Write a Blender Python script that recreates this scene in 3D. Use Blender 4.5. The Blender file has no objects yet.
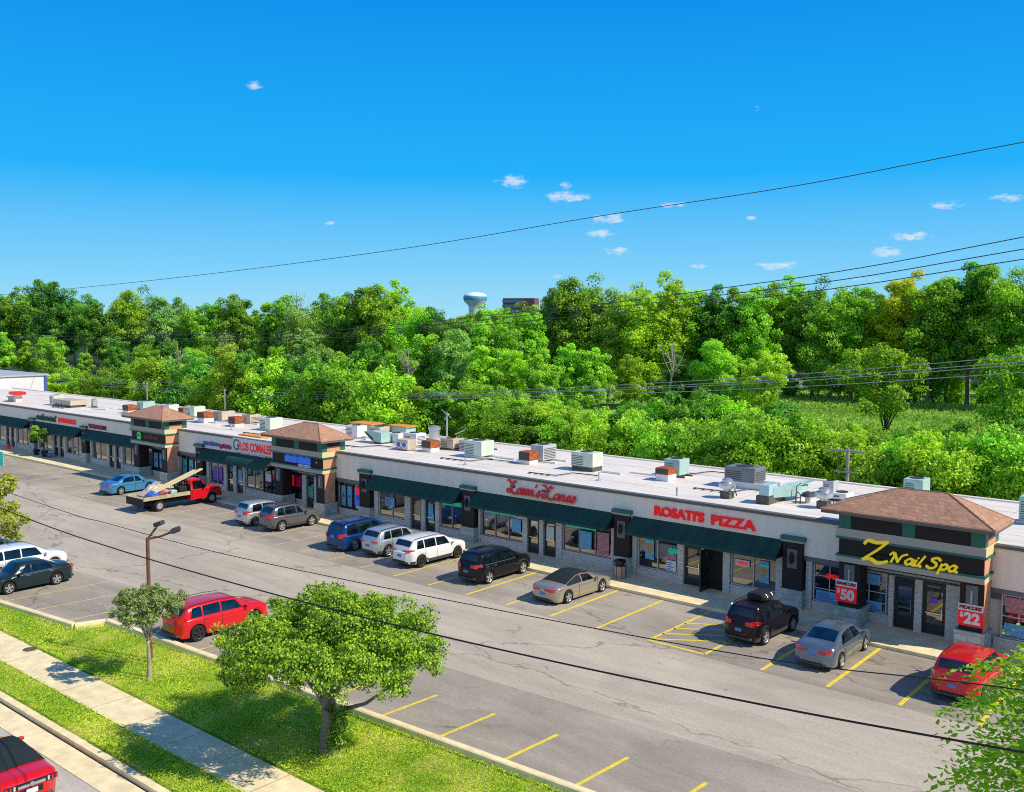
import bpy, math, random
import numpy as np
from mathutils import Vector, Matrix
C = bpy.context.scene.collection
R = math.radians
random.seed(7)

# ------------------------------------------------------------------ materials
MATS = {}
def nodes_of(name):
    m = bpy.data.materials.new(name); m.use_nodes = True
    nt = m.node_tree; b = nt.nodes['Principled BSDF']
    MATS[name] = m
    return m, nt, b
def mat(name, col, rough=0.6, metal=0.0, var=0.0, scale=3.0, bump=0.0, spec=0.5, coat=0.0, col2=None, emis=0.0, detail=6, stretch=None):
    m, nt, b = nodes_of(name)
    b.inputs['Base Color'].default_value = (*col, 1)
    b.inputs['Roughness'].default_value = rough
    b.inputs['Metallic'].default_value = metal
    b.inputs['Specular IOR Level'].default_value = spec
    b.inputs['Coat Weight'].default_value = coat
    b.inputs['Coat Roughness'].default_value = 0.04
    if emis:
        b.inputs['Emission Color'].default_value = (*col, 1); b.inputs['Emission Strength'].default_value = emis
    if var or col2 or bump:
        tc = nt.nodes.new('ShaderNodeTexCoord'); n = nt.nodes.new('ShaderNodeTexNoise')
        n.inputs['Scale'].default_value = scale; n.inputs['Detail'].default_value = detail; n.inputs['Roughness'].default_value = .65
        if stretch:
            mp = nt.nodes.new('ShaderNodeMapping'); mp.inputs['Scale'].default_value = stretch; nt.links.new(tc.outputs['Object'], mp.inputs[0]); nt.links.new(mp.outputs[0], n.inputs['Vector'])
        else: nt.links.new(tc.outputs['Object'], n.inputs['Vector'])
        cr = nt.nodes.new('ShaderNodeValToRGB')
        a = col if not col2 else col2
        cr.color_ramp.elements[0].position = .32; cr.color_ramp.elements[1].position = .68
        cr.color_ramp.elements[0].color = (*[max(0, c*(1-var)) for c in a], 1)
        cr.color_ramp.elements[1].color = (*[min(1, c*(1+var)) for c in col], 1)
        nt.links.new(n.outputs['Fac'], cr.inputs['Fac']); nt.links.new(cr.outputs['Color'], b.inputs['Base Color'])
        if bump:
            bp = nt.nodes.new('ShaderNodeBump'); bp.inputs['Strength'].default_value = bump; bp.inputs['Distance'].default_value = .05
            nt.links.new(n.outputs['Fac'], bp.inputs['Height']); nt.links.new(bp.outputs['Normal'], b.inputs['Normal'])
    return m
def brickmat(name, c1, c2, mortar, bw=.4, bh=.2, ms=.03, scale=1.0):
    m, nt, b = nodes_of(name)
    tc = nt.nodes.new('ShaderNodeTexCoord'); sp = nt.nodes.new('ShaderNodeSeparateXYZ')
    ad = nt.nodes.new('ShaderNodeMath'); cb = nt.nodes.new('ShaderNodeCombineXYZ')
    nt.links.new(tc.outputs['Object'], sp.inputs[0]); nt.links.new(sp.outputs[0], ad.inputs[0]); nt.links.new(sp.outputs[1], ad.inputs[1])
    nt.links.new(ad.outputs[0], cb.inputs[0]); nt.links.new(sp.outputs[2], cb.inputs[1])
    t = nt.nodes.new('ShaderNodeTexBrick'); t.inputs['Scale'].default_value = scale
    t.inputs['Brick Width'].default_value = bw; t.inputs['Row Height'].default_value = bh; t.inputs['Mortar Size'].default_value = ms
    t.inputs['Color1'].default_value = (*c1, 1); t.inputs['Color2'].default_value = (*c2, 1); t.inputs['Mortar'].default_value = (*mortar, 1)
    nt.links.new(cb.outputs[0], t.inputs['Vector'])
    n = nt.nodes.new('ShaderNodeTexNoise'); n.inputs['Scale'].default_value = 9; nt.links.new(tc.outputs['Object'], n.inputs['Vector'])
    mx = nt.nodes.new('ShaderNodeMixRGB'); mx.blend_type = 'OVERLAY'; mx.inputs[0].default_value = .6
    nt.links.new(t.outputs['Color'], mx.inputs[1]); nt.links.new(n.outputs['Color'], mx.inputs[2])
    hs = nt.nodes.new('ShaderNodeHueSaturation'); hs.inputs['Saturation'].default_value = .85
    nt.links.new(mx.outputs[0], hs.inputs['Color']); nt.links.new(hs.outputs[0], b.inputs['Base Color'])
    b.inputs['Roughness'].default_value = .85
    bp = nt.nodes.new('ShaderNodeBump'); bp.inputs['Strength'].default_value = .4; bp.inputs['Distance'].default_value = .02
    nt.links.new(t.outputs['Fac'], bp.inputs['Height']); bp.invert = True; nt.links.new(bp.outputs['Normal'], b.inputs['Normal'])
    return m
def paint(name, col, metal=0.3):
    m = mat(name, col, rough=.24, metal=metal, coat=.4 if sum(col) < .3 else .8, spec=.15 if sum(col) < .1 else .35)
    return m
def leafmat(name, c1, c2, trans=.35, hue=.03):
    m, nt, b = nodes_of(name)
    nt.nodes.remove(b); out = nt.nodes['Material Output']
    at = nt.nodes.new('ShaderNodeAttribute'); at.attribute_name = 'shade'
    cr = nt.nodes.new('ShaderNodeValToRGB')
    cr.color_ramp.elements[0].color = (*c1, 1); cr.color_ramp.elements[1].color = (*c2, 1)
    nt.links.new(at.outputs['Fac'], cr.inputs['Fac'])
    oi = nt.nodes.new('ShaderNodeObjectInfo'); hs = nt.nodes.new('ShaderNodeHueSaturation')
    mr = nt.nodes.new('ShaderNodeMapRange'); mr.inputs[3].default_value = .5-hue*.2; mr.inputs[4].default_value = .5+hue*.9
    nt.links.new(oi.outputs['Random'], mr.inputs[0]); nt.links.new(mr.outputs[0], hs.inputs['Hue'])
    m2 = nt.nodes.new('ShaderNodeMath'); m2.operation = 'MULTIPLY_ADD'; m2.inputs[1].default_value = 7.31; m2.inputs[2].default_value = .2
    fr = nt.nodes.new('ShaderNodeMath'); fr.operation = 'FRACT'
    mr2 = nt.nodes.new('ShaderNodeMapRange'); mr2.inputs[3].default_value = .78; mr2.inputs[4].default_value = 1.25
    nt.links.new(oi.outputs['Random'], m2.inputs[0]); nt.links.new(m2.outputs[0], fr.inputs[0]); nt.links.new(fr.outputs[0], mr2.inputs[0]); nt.links.new(mr2.outputs[0], hs.inputs['Value'])
    nt.links.new(cr.outputs['Color'], hs.inputs['Color'])
    d = nt.nodes.new('ShaderNodeBsdfPrincipled'); d.inputs['Roughness'].default_value = .55; d.inputs['Specular IOR Level'].default_value = .35
    t = nt.nodes.new('ShaderNodeBsdfTranslucent'); mx = nt.nodes.new('ShaderNodeMixShader'); mx.inputs[0].default_value = trans
    g = nt.nodes.new('ShaderNodeMixRGB'); g.blend_type = 'MULTIPLY'; g.inputs[0].default_value = 1; g.inputs[2].default_value = (1.12, 1.3, .4, 1)
    nt.links.new(hs.outputs[0], d.inputs['Base Color']); nt.links.new(hs.outputs[0], g.inputs[1]); nt.links.new(g.outputs[0], t.inputs['Color'])
    nt.links.new(d.outputs[0], mx.inputs[1]); nt.links.new(t.outputs[0], mx.inputs[2]); nt.links.new(mx.outputs[0], out.inputs['Surface'])
    return m

# ------------------------------------------------------------------ objects
OFF = {}
def tag(o, label=None, cat=None, group=None, kind=None):
    if label: o['label'] = label
    if cat: o['category'] = cat
    if group: o['group'] = group
    if kind: o['kind'] = kind
    return o
def thing(name, label, cat, loc=(0, 0, 0), rz=0, group=None):
    o = bpy.data.objects.new(name, None); C.objects.link(o); o.empty_display_size = .3
    o.location = loc; o.rotation_euler = (0, 0, rz); OFF[o.name] = Vector(loc)
    return tag(o, label, cat, group)
def copy_tree(o, parent=None):
    c = o.copy(); C.objects.link(c); c.parent = parent
    for ch in list(o.children): copy_tree(ch, c)
    return c
class MB:
    def __init__(s): s.v = []; s.f = []; s.m = []; s.T = None
    def add(s, vs, fs, mi=0):
        n = len(s.v)
        s.v += [tuple(s.T @ Vector(v)) if s.T else tuple(v) for v in vs]
        s.f += [tuple(i+n for i in f) for f in fs]; s.m += [mi]*len(fs); return s
    def box(s, x0, x1, y0, y1, z0, z1, mi=0):
        v = [(x, y, z) for z in (z0, z1) for y in (y0, y1) for x in (x0, x1)]
        return s.add(v, [(0, 2, 3, 1), (4, 5, 7, 6), (0, 1, 5, 4), (2, 6, 7, 3), (0, 4, 6, 2), (1, 3, 7, 5)], mi)
    def bbox(s, x0, x1, y0, y1, z0, z1, b=.03, mi=0):          # box with chamfered vertical and top edges
        rings = []
        for z, k in ((z0, b), (z0+b, 0), (z1-b, 0), (z1, b)):
            X0, X1, Y0, Y1 = x0+k, x1-k, y0+k, y1-k; c = b*.7
            rings.append([(X0+c, Y0, z), (X1-c, Y0, z), (X1, Y0+c, z), (X1, Y1-c, z), (X1-c, Y1, z), (X0+c, Y1, z), (X0, Y1-c, z), (X0, Y0+c, z)])
        return s.loft(rings, mi, True)
    def loft(s, rings, mi=0, caps=True, closed=True):
        n = len(rings[0]); v = [p for r in rings for p in r]; f = []
        for i in range(len(rings)-1):
            for j in range(n if closed else n-1):
                k = (j+1) % n; f.append((i*n+j, i*n+k, (i+1)*n+k, (i+1)*n+j))
        if caps: f.append(tuple(range(n))[::-1]); f.append(tuple((len(rings)-1)*n+j for j in range(n)))
        return s.add(v, f, mi)
    def cyl(s, p0, p1, r0, r1=None, n=12, mi=0, caps=True):
        r1 = r0 if r1 is None else r1
        p0 = Vector(p0); p1 = Vector(p1); d = (p1-p0).normalized(); a = d.orthogonal().normalized(); b = d.cross(a)
        rs = [[tuple(p+(a*math.cos(t)+b*math.sin(t))*r) for t in [2*math.pi*i/n for i in range(n)]] for p, r in ((p0, r0), (p1, r1))]
        return s.loft(rs, mi, caps)
    def tube(s, pts, rad, n=6, mi=0):
        P = [Vector(p) for p in pts]; rs = []; a = None
        for i, p in enumerate(P):
            d = (P[min(i+1, len(P)-1)]-P[max(i-1, 0)]).normalized()
            a = d.orthogonal().normalized() if a is None else (a-d*a.dot(d)).normalized(); b = d.cross(a)
            r = rad[i] if isinstance(rad, (list, tuple)) else rad
            rs.append([tuple(p+(a*math.cos(t)+b*math.sin(t))*r) for t in [2*math.pi*k/n for k in range(n)]])
        return s.loft(rs, mi, True)
    def lathe(s, c, prof, axis='z', n=16, mi=0, caps=True):
        rs = []
        for r, h in prof:
            ring = []
            for k in range(n):
                t = 2*math.pi*k/n; a, b = r*math.cos(t), r*math.sin(t)
                p = {'z': (a, b, h), 'y': (b, h, a), 'x': (h, a, b)}[axis]
                ring.append((c[0]+p[0], c[1]+p[1], c[2]+p[2]))
            rs.append(ring)
        return s.loft(rs, mi, caps)
    def prism(s, poly, x0, x1, mi=0):                            # poly in (y,z), swept along x
        return s.loft([[(x0, y, z) for y, z in poly], [(x1, y, z) for y, z in poly]], mi)
    def quad(s, a, b, c, d, mi=0): return s.add([a, b, c, d], [(0, 1, 2, 3)], mi)
    def build(s, name, mats, parent=None, local=False, smooth=None, label=None):
        me = bpy.data.meshes.new(name)
        vs = s.v
        if parent is not None:
            OFFp = OFF[parent.name]
            if not local: vs = [(v[0]-OFFp[0], v[1]-OFFp[1], v[2]-OFFp[2]) for v in vs]
        me.from_pydata(vs, [], s.f)
        for m in (mats if isinstance(mats, (list, tuple)) else [mats]): me.materials.append(MATS[m] if isinstance(m, str) else m)
        if max(s.m, default=0): me.polygons.foreach_set('material_index', s.m)
        if smooth is not None:
            me.polygons.foreach_set('use_smooth', [True]*len(me.polygons)); me.set_sharp_from_angle(angle=R(smooth))
        o = bpy.data.objects.new(name, me); C.objects.link(o)
        if parent is not None: o.parent = parent; OFF[o.name] = OFFp
        else: OFF[o.name] = Vector((0, 0, 0))
        if label: o['label'] = label
        me.update(); return o
def solo(o, label, cat, group=None, org=None):
    """a thing that is one mesh: move its origin to its base"""
    me = o.data; n = len(me.vertices); a = np.empty(n*3, 'f'); me.vertices.foreach_get('co', a); a = a.reshape(-1, 3)
    c = np.array([(a[:, 0].min()+a[:, 0].max())/2, (a[:, 1].min()+a[:, 1].max())/2, a[:, 2].min()]) if org is None else np.array(org)
    a -= c; me.vertices.foreach_set('co', a.ravel()); o.location = c.tolist(); me.update()
    return tag(o, label, cat, group)
def struct(mb, name, m): return tag(mb.build(name, m), kind='structure')

# ------------------------------------------------------------------ text
def text_mesh(txt, size, ext=.03, off=0.0, sx=1.0, spacing=1.0, shear=0.0, align='LEFT'):
    cu = bpy.data.curves.new('t', 'FONT'); cu.body = txt; cu.size = size; cu.extrude = ext; cu.offset = off
    cu.space_character = spacing; cu.align_x = align; cu.shear = shear; cu.resolution_u = 4
    ob = bpy.data.objects.new('t', cu); C.objects.link(ob)
    dg = bpy.context.evaluated_depsgraph_get(); me = bpy.data.meshes.new_from_object(ob.evaluated_get(dg))
    v = [(p.co.x*sx, p.co.y, p.co.z) for p in me.vertices]; f = [tuple(p.vertices) for p in me.polygons]
    bpy.data.objects.remove(ob); bpy.data.curves.remove(cu); bpy.data.meshes.remove(me)
    return v, f
def put_text(mb, txt, x, y, z, w=None, h=.5, ext=.03, off=0., mi=0, spacing=1., shear=0.):
    """text facing -Y; left baseline at x,z, stretched to width w with cap height h"""
    v, f = text_mesh(txt, h/.70, ext, off, 1., spacing, shear)
    mx0 = min(p[0] for p in v); mx1 = max(p[0] for p in v); k = 1 if w is None else w/(mx1-mx0)
    mb.add([(x+(p[0]-mx0)*k, y-p[2], z+p[1]) for p in v], f, mi)
def spline(pts, k=5):
    P = [np.array(p, float) for p in pts]; P = [2*P[0]-P[1]]+P+[2*P[-1]-P[-2]]; out = []
    for i in range(1, len(P)-2):
        for j in range(k):
            t = j/k; a, b, c, d = P[i-1:i+3]
            out.append(.5*((2*b)+(-a+c)*t+(2*a-5*b+4*c-d)*t*t+(-a+3*b-3*c+d)*t**3))
    out.append(P[-2]); return out
GL = {  # hand-lettered strokes: (advance, [strokes])
 'Z': (.95, [[(.1, .8), (.22, .98), (.5, .93), (.85, 1.02)], [(.85, 1.02), (.5, .55), (.05, .03)], [(.05, .03), (.3, .1), (.55, -.04), (.85, .1)]]),
 'N': (.74, [[(.0, .55), (.12, .75), (.22, .6), (.12, .0)], [(.22, .72), (.42, .1)], [(.42, .1), (.58, .6), (.8, .78)]]),
 'S': (.6, [[(.62, .72), (.48, .86), (.25, .78), (.25, .6), (.45, .42), (.42, .15), (.2, .02), (.0, .14)]]),
 'a': (.42, [[(.38, .42), (.22, .48), (.05, .25), (.12, .03), (.28, .12), (.4, .45)], [(.4, .45), (.33, .1), (.45, .03)]]),
 'i': (.2, [[(.12, .45), (.05, .1), (.15, .03)], [(.17, .62), (.19, .66)]]),
 'l': (.24, [[(.26, .85), (.12, .4), (.05, .1), (.16, .02)]]),
 'p': (.45, [[(.13, .45), (.0, -.3)], [(.11, .3), (.28, .48), (.4, .35), (.3, .08), (.1, .06)]]),
 'L': (.75, [[(-.05, 1.0), (.1, 1.02), (.3, .78), (.46, .62)], [(.62, .86), (.52, 1.), (.42, .8), (.34, .2), (.16, .03), (.02, .14), (.06, .32), (.22, .28), (.42, .06), (.66, -.02), (.8, .08)]]),
 'o': (.36, [[(.22, .48), (.06, .3), (.08, .06), (.24, .04), (.34, .28), (.22, .48), (.4, .42)]]),
 's': (.28, [[(.02, .1), (.2, .5), (.26, .2), (.14, .02), (.0, .06)]]),
 'e': (.32, [[(.05, .22), (.26, .32), (.2, .48), (.06, .3), (.1, .05), (.34, .12)]]),
 'n': (.42, [[(.08, .45), (.03, .02)], [(.05, .25), (.2, .47), (.28, .38), (.24, .06), (.4, .06)]]),
 'c': (.3, [[(.28, .42), (.14, .46), (.04, .22), (.12, .03), (.3, .1)]]),
 'f': (.3, [[(.34, .85), (.22, .8), (.12, .2), (.02, -.15)], [(.02, .42), (.3, .46)]]),
 'd': (.42, [[(.34, .4), (.18, .47), (.05, .22), (.14, .03), (.32, .2)], [(.46, .9), (.34, .2), (.42, .03)]]),
 "'": (.14, [[(.12, .95), (.06, .72)]]), ' ': (.3, [])}
def script(mb, txt, x, y, z, w, h, pen=.07, depth=.05, mi=0, slant=.0):
    adv = sum(GL[c][0] for c in txt); k = w/adv; cx = 0
    for c in txt:
        for st in GL[c][1]:
            P = spline(st) if len(st) > 2 else [np.array(p, float) for p in st]
            Q = [(x+(cx+p[0]+slant*p[1])*k, z+p[1]*h) for p in P]
            for i in range(len(Q)-1):
                (ax, az), (bx, bz) = Q[i], Q[i+1]; dx, dz = bx-ax, bz-az; L = math.hypot(dx, dz) or 1e-4
                r = pen*h*(.75+.5*abs((dx*-.6+dz*.8)/L)); nx, nz = -dz/L*r, dx/L*r; ex, ez = dx/L*r*.5, dz/L*r*.5
                yy = y-depth-.0007*(i % 5)
                mb.loft([[(ax-ex+nx, q, az-ez+nz), (bx+ex+nx, q, bz+ez+nz), (bx+ex-nx, q, bz+ez-nz), (ax-ex-nx, q, az-ez-nz)] for q in (yy, y)], mi)
        cx += GL[c][0]

# ------------------------------------------------------------------ palette
mat('asphalt_base', (.2, .2, .2))
mat('concrete', (.86, .70, .42), .85, var=.2, scale=1.6, detail=9, bump=.1)
mat('kerb_concrete', (.86, .72, .42), .85, var=.16, scale=2.0)
mat('fascia_stucco', (.88, .79, .67), .9, var=.07, scale=2.2, stretch=(1, 1, .22))
mat('soffit_grey', (.16, .16, .17), .8)
mat('cap_metal', (.13, .12, .11), .5)
mat('roof_membrane', (.76, .70, .63), .8, var=.13, scale=.7, stretch=(.35, 1, 1), detail=9)
mat('timber_shaded_brick', (.014, .008, .007), .7, var=.3, scale=5)  # pillar timber; also tower brick fronts, with their shade painted into the colour
mat('sunlit_salmon_brick', (.66, .32, .18), .9, var=.1, scale=2)  # tower brick on the right sides, painted lighter for the sun on it
mat('cream_band', (.75, .60, .32), .8)
mat('grey_band', (.45, .40, .35), .8)
mat('green_trim', (.012, .15, .10), .5)
mat('awning_fabric', (.005, .056, .038), .75, var=.4, scale=2.2, stretch=(1, .3, .3))
mat('awning_dark', (.004, .008, .008), .8)
brickmat('pale_brick', (.66, .60, .52), (.45, .41, .37), (.70, .66, .60), .22, .075, .012)
brickmat('stone_base', (.56, .58, .50), (.33, .40, .36), (.36, .38, .35), .55, .28, .02)
brickmat('shingle', (.54, .25, .12), (.40, .18, .085), (.38, .18, .08), .24, .12, .008)
mat('frame_light', (.55, .54, .50), .5)
mat('frame_dark', (.02, .022, .022), .4)
mat('frame_pink', (.50, .33, .42), .5)
mat('chrome', (.7, .7, .7), .2, 1.)
mat('white_paint', (.75, .75, .74), .5)
mat('black_matte', (.01, .01, .01), .7)
mat('black_gloss', (.006, .006, .007), .15, coat=.6)
mat('rubber', (.013, .013, .014), .85)
mat('rim_alloy', (.55, .56, .58), .3, .7)
mat('rim_dark', (.05, .05, .055), .35, .6)
mat('red_lamp', (.55, .006, .008), .2, coat=1., emis=.03)
mat('clear_lamp', (.6, .62, .65), .12, .3, coat=1.)
mat('amber_lamp', (.8, .25, .02), .3)
mat('plate_blue', (.08, .22, .5), .4)
mat('plastic_grey', (.05, .05, .052), .6)
mat('hvac_green', (.60, .68, .56), .6, var=.08, scale=2)
mat('hvac_teal', (.36, .55, .50), .6, var=.1, scale=2)
mat('hvac_grey', (.52, .54, .54), .5, .2, var=.12, scale=2)
mat('hvac_tan', (.55, .46, .36), .6, var=.12)
mat('hvac_dark', (.20, .21, .22), .5, .2, var=.15, scale=3)
mat('hvac_coil', (.05, .055, .06), .6, var=.4, scale=14)
mat('galvanised', (.55, .58, .60), .35, .7, var=.1)
mat('rust', (.42, .10, .02), .8, var=.35, scale=4, col2=(.16, .05, .02))
mat('orange_sheet', (.75, .30, .05), .7, var=.15)
mat('curb_block', (.10, .095, .075), .85, var=.3, scale=5)
mat('bark', (.20, .17, .13), .9, var=.35, scale=9, bump=.4)
mat('bark_pale', (.38, .33, .26), .9, var=.3, scale=6)
mat('bark_dark', (.06, .05, .04), .9, var=.3, scale=6)
mat('pole_brown', (.20, .085, .045), .6, .2, var=.15)
mat('wire_black', (.004, .004, .004), .6)
mat('wire_grey', (.30, .32, .34), .6)
mat('pole_wood', (.36, .34, .29), .9, var=.2)
mat('sign_red', (.75, .006, .008), .45, emis=.25)
mat('sign_yellow', (.90, .70, .01), .45, emis=.22)  # faint glow added so the letters stay bright in the tower's shade
mat('sign_script_red', (.60, .01, .03), .45, emis=.1)
mat('sign_white', (.78, .78, .76), .5)
mat('sign_green', (.02, .28, .12), .5)
mat('sign_darkgreen', (.006, .05, .04), .5)
mat('sign_blue', (.03, .16, .75), .45, emis=.2)
mat('sign_steel', (.08, .13, .42), .45)
mat('sign_pink', (.62, .01, .16), .45)
mat('sign_maroon', (.30, .008, .015), .5)
mat('neon_red', (.90, .015, .015), .4, emis=.35)
mat('neon_teal', (.02, .55, .42), .5, emis=.15)
mat('poster_blue', (.08, .38, .62), .5, var=.6, scale=7, col2=(.42, .55, .62))
mat('poster_pink', (.62, .18, .2), .5, var=.45, scale=7, col2=(.2, .25, .3))
mat('poster_purple', (.22, .08, .55), .5, var=.5, scale=6)
mat('poster_teal', (.03, .40, .30), .5, var=.4, scale=6)
mat('pizza_slice', (.65, .28, .05), .6, var=.4, scale=12)
mat('trash_tan', (.38, .30, .21), .7, var=.15, scale=12)
mat('white_wall', (.72, .73, .74), .85, var=.06, scale=.6)
mat('water_tower_white', (.88, .88, .88), .5)
mat('water_tower_band', (.05, .36, .50), .5)
mat('far_office', (.16, .09, .09), .8)
mat('far_office_glass', (.12, .2, .3), .3)
mat('skin', (.5, .3, .2), .6)
mat('timber_deck', (.42, .36, .24), .85, var=.3, scale=3)
mat('yellow_board', (.72, .60, .32), .7)
mat('blue_tarp', (.03, .12, .55), .7)
def glass(name, base=(.012, .02, .022), rough=.03, spec=.9, var=.5, ior=1.9):
    m, nt, b = nodes_of(name)
    tc = nt.nodes.new('ShaderNodeTexCoord'); n = nt.nodes.new('ShaderNodeTexNoise'); n.inputs['Scale'].default_value = 1.6; n.inputs['Detail'].default_value = 3
    nt.links.new(tc.outputs['Object'], n.inputs['Vector']); cr = nt.nodes.new('ShaderNodeValToRGB')
    cr.color_ramp.elements[0].position = .4; cr.color_ramp.elements[1].position = .7
    cr.color_ramp.elements[0].color = (*[c*.4 for c in base], 1); cr.color_ramp.elements[1].color = (*[c*(1+var*3) for c in base], 1)
    nt.links.new(n.outputs['Fac'], cr.inputs['Fac']); nt.links.new(cr.outputs['Color'], b.inputs['Base Color'])
    b.inputs['Roughness'].default_value = rough; b.inputs['IOR'].default_value = ior; b.inputs['Specular IOR Level'].default_value = spec
    b.inputs['Coat Weight'].default_value = 1; b.inputs['Coat Roughness'].default_value = .02
    return m
glass('shop_glass'); glass('car_glass', (.004, .012, .016), .05, .5, .2, 1.5)

def asphalt(name, c_lo, c_hi, cracks=True):
    m, nt, b = nodes_of(name); L = nt.links
    tc = nt.nodes.new('ShaderNodeTexCoord')
    def noise(s, d, st=(1, 1, 1), dist=0):
        mp = nt.nodes.new('ShaderNodeMapping'); mp.inputs['Scale'].default_value = st; L.new(tc.outputs['Object'], mp.inputs[0])
        n = nt.nodes.new('ShaderNodeTexNoise'); n.inputs['Scale'].default_value = s; n.inputs['Detail'].default_value = d; n.inputs['Roughness'].default_value = .7
        n.inputs['Distortion'].default_value = dist; L.new(mp.outputs[0], n.inputs['Vector']); return n.outputs['Fac']
    def ramp(f, a, b_, ca, cb):
        r = nt.nodes.new('ShaderNodeValToRGB'); r.color_ramp.elements[0].position = a; r.color_ramp.elements[1].position = b_
        r.color_ramp.elements[0].color = (*ca, 1); r.color_ramp.elements[1].color = (*cb, 1); L.new(f, r.inputs[0]); return r.outputs[0]
    def mul(a, b_, f=1.):
        x = nt.nodes.new('ShaderNodeMixRGB'); x.blend_type = 'MULTIPLY'; x.inputs[0].default_value = f; L.new(a, x.inputs[1]); L.new(b_, x.inputs[2]); return x.outputs[0]
    big = ramp(noise(.16, 5, (.5, 1.2, 1), .6), .36, .66, c_lo, c_hi)
    fine = ramp(noise(9, 8), .3, .7, (.78, .78, .78), (1.12, 1.12, 1.12))
    streak = ramp(noise(.9, 6, (.12, 1, 1), .4), .38, .6, (.90, .89, .90), (1.04, 1.04, 1.03))
    stain = ramp(noise(.75, 4, (1, 1, 1), .8), .26, .36, (.50, .49, .48), (1, 1, 1)); spots = ramp(noise(2.3, 3, (1, 1, 1), 1.2), .27, .32, (.42, .41, .40), (1, 1, 1)); patch = ramp(noise(.11, 1, (1, 1.6, 1)), .42, .43, (.94, .94, .95), (1, 1, 1))
    c = mul(mul(mul(mul(mul(big, fine), streak), stain), spots), patch)
    if cracks:
        mp = nt.nodes.new('ShaderNodeMapping'); L.new(tc.outputs['Object'], mp.inputs[0]); mp.inputs['Scale'].default_value = (.075, .16, 1)
        w = nt.nodes.new('ShaderNodeTexNoise'); w.inputs['Scale'].default_value = 6; w.inputs['Detail'].default_value = 5; L.new(mp.outputs[0], w.inputs['Vector'])
        mx = nt.nodes.new('ShaderNodeMixRGB'); mx.inputs[0].default_value = .22; L.new(mp.outputs[0], mx.inputs[1]); L.new(w.outputs['Color'], mx.inputs[2])
        v = nt.nodes.new('ShaderNodeTexVoronoi'); v.feature = 'DISTANCE_TO_EDGE'; v.inputs['Scale'].default_value = 1.0; L.new(mx.outputs[0], v.inputs['Vector'])
        c = mul(c, ramp(v.outputs['Distance'], .0015, .0055, (.42, .41, .40), (1, 1, 1)), .75)
    L.new(c, b.inputs['Base Color']); b.inputs['Roughness'].default_value = .9; b.inputs['Specular IOR Level'].default_value = .25
    bp = nt.nodes.new('ShaderNodeBump'); bp.inputs['Strength'].default_value = .25; bp.inputs['Distance'].default_value = .02
    L.new(noise(30, 4), bp.inputs['Height']); L.new(bp.outputs[0], b.inputs['Normal'])
asphalt('lot_asphalt', (.46, .405, .315), (.58, .51, .40))
asphalt('stall_asphalt', (.32, .28, .225), (.50, .44, .355))
asphalt('street_asphalt', (.50, .47, .40), (.60, .56, .49), False)
mat('line_yellow', (.95, .70, .02), .7, var=.10, scale=5, col2=(.72, .54, .08))
mat('line_faded', (.70, .56, .24), .8, var=.15, scale=3.5, col2=(.48, .40, .24))
def grassmat(name, c1, c2, c3):
    m, nt, b = nodes_of(name); L = nt.links
    tc = nt.nodes.new('ShaderNodeTexCoord')
    n1 = nt.nodes.new('ShaderNodeTexNoise'); n1.inputs['Scale'].default_value = .55; n1.inputs['Detail'].default_value = 5; n1.inputs['Roughness'].default_value = .7
    n2 = nt.nodes.new('ShaderNodeTexNoise'); n2.inputs['Scale'].default_value = 14; n2.inputs['Detail'].default_value = 6
    L.new(tc.outputs['Object'], n1.inputs['Vector']); L.new(tc.outputs['Object'], n2.inputs['Vector'])
    r = nt.nodes.new('ShaderNodeValToRGB'); e = r.color_ramp.elements; e[0].position = .36; e[0].color = (*c1, 1); e[1].position = .66; e[1].color = (*c3, 1)
    q = e.new(.5); q.color = (*c2, 1); L.new(n1.outputs['Fac'], r.inputs[0])
    r2 = nt.nodes.new('ShaderNodeValToRGB'); r2.color_ramp.elements[0].position = .3; r2.color_ramp.elements[1].position = .7
    r2.color_ramp.elements[0].color = (.55, .6, .5, 1); r2.color_ramp.elements[1].color = (1.25, 1.2, 1.2, 1); L.new(n2.outputs['Fac'], r2.inputs[0])
    mx = nt.nodes.new('ShaderNodeMixRGB'); mx.blend_type = 'MULTIPLY'; mx.inputs[0].default_value = 1; L.new(r.outputs[0], mx.inputs[1]); L.new(r2.outputs[0], mx.inputs[2])
    L.new(mx.outputs[0], b.inputs['Base Color']); b.inputs['Roughness'].default_value = .9; b.inputs['Specular IOR Level'].default_value = .15
grassmat('lawn', (.11, .24, .012), (.24, .34, .025), (.62, .50, .16))
grassmat('meadow_green', (.22, .42, .06), (.30, .50, .08), (.36, .48, .13))
grassmat('wood_floor', (.02, .04, .01), (.03, .055, .012), (.05, .07, .02))
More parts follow.
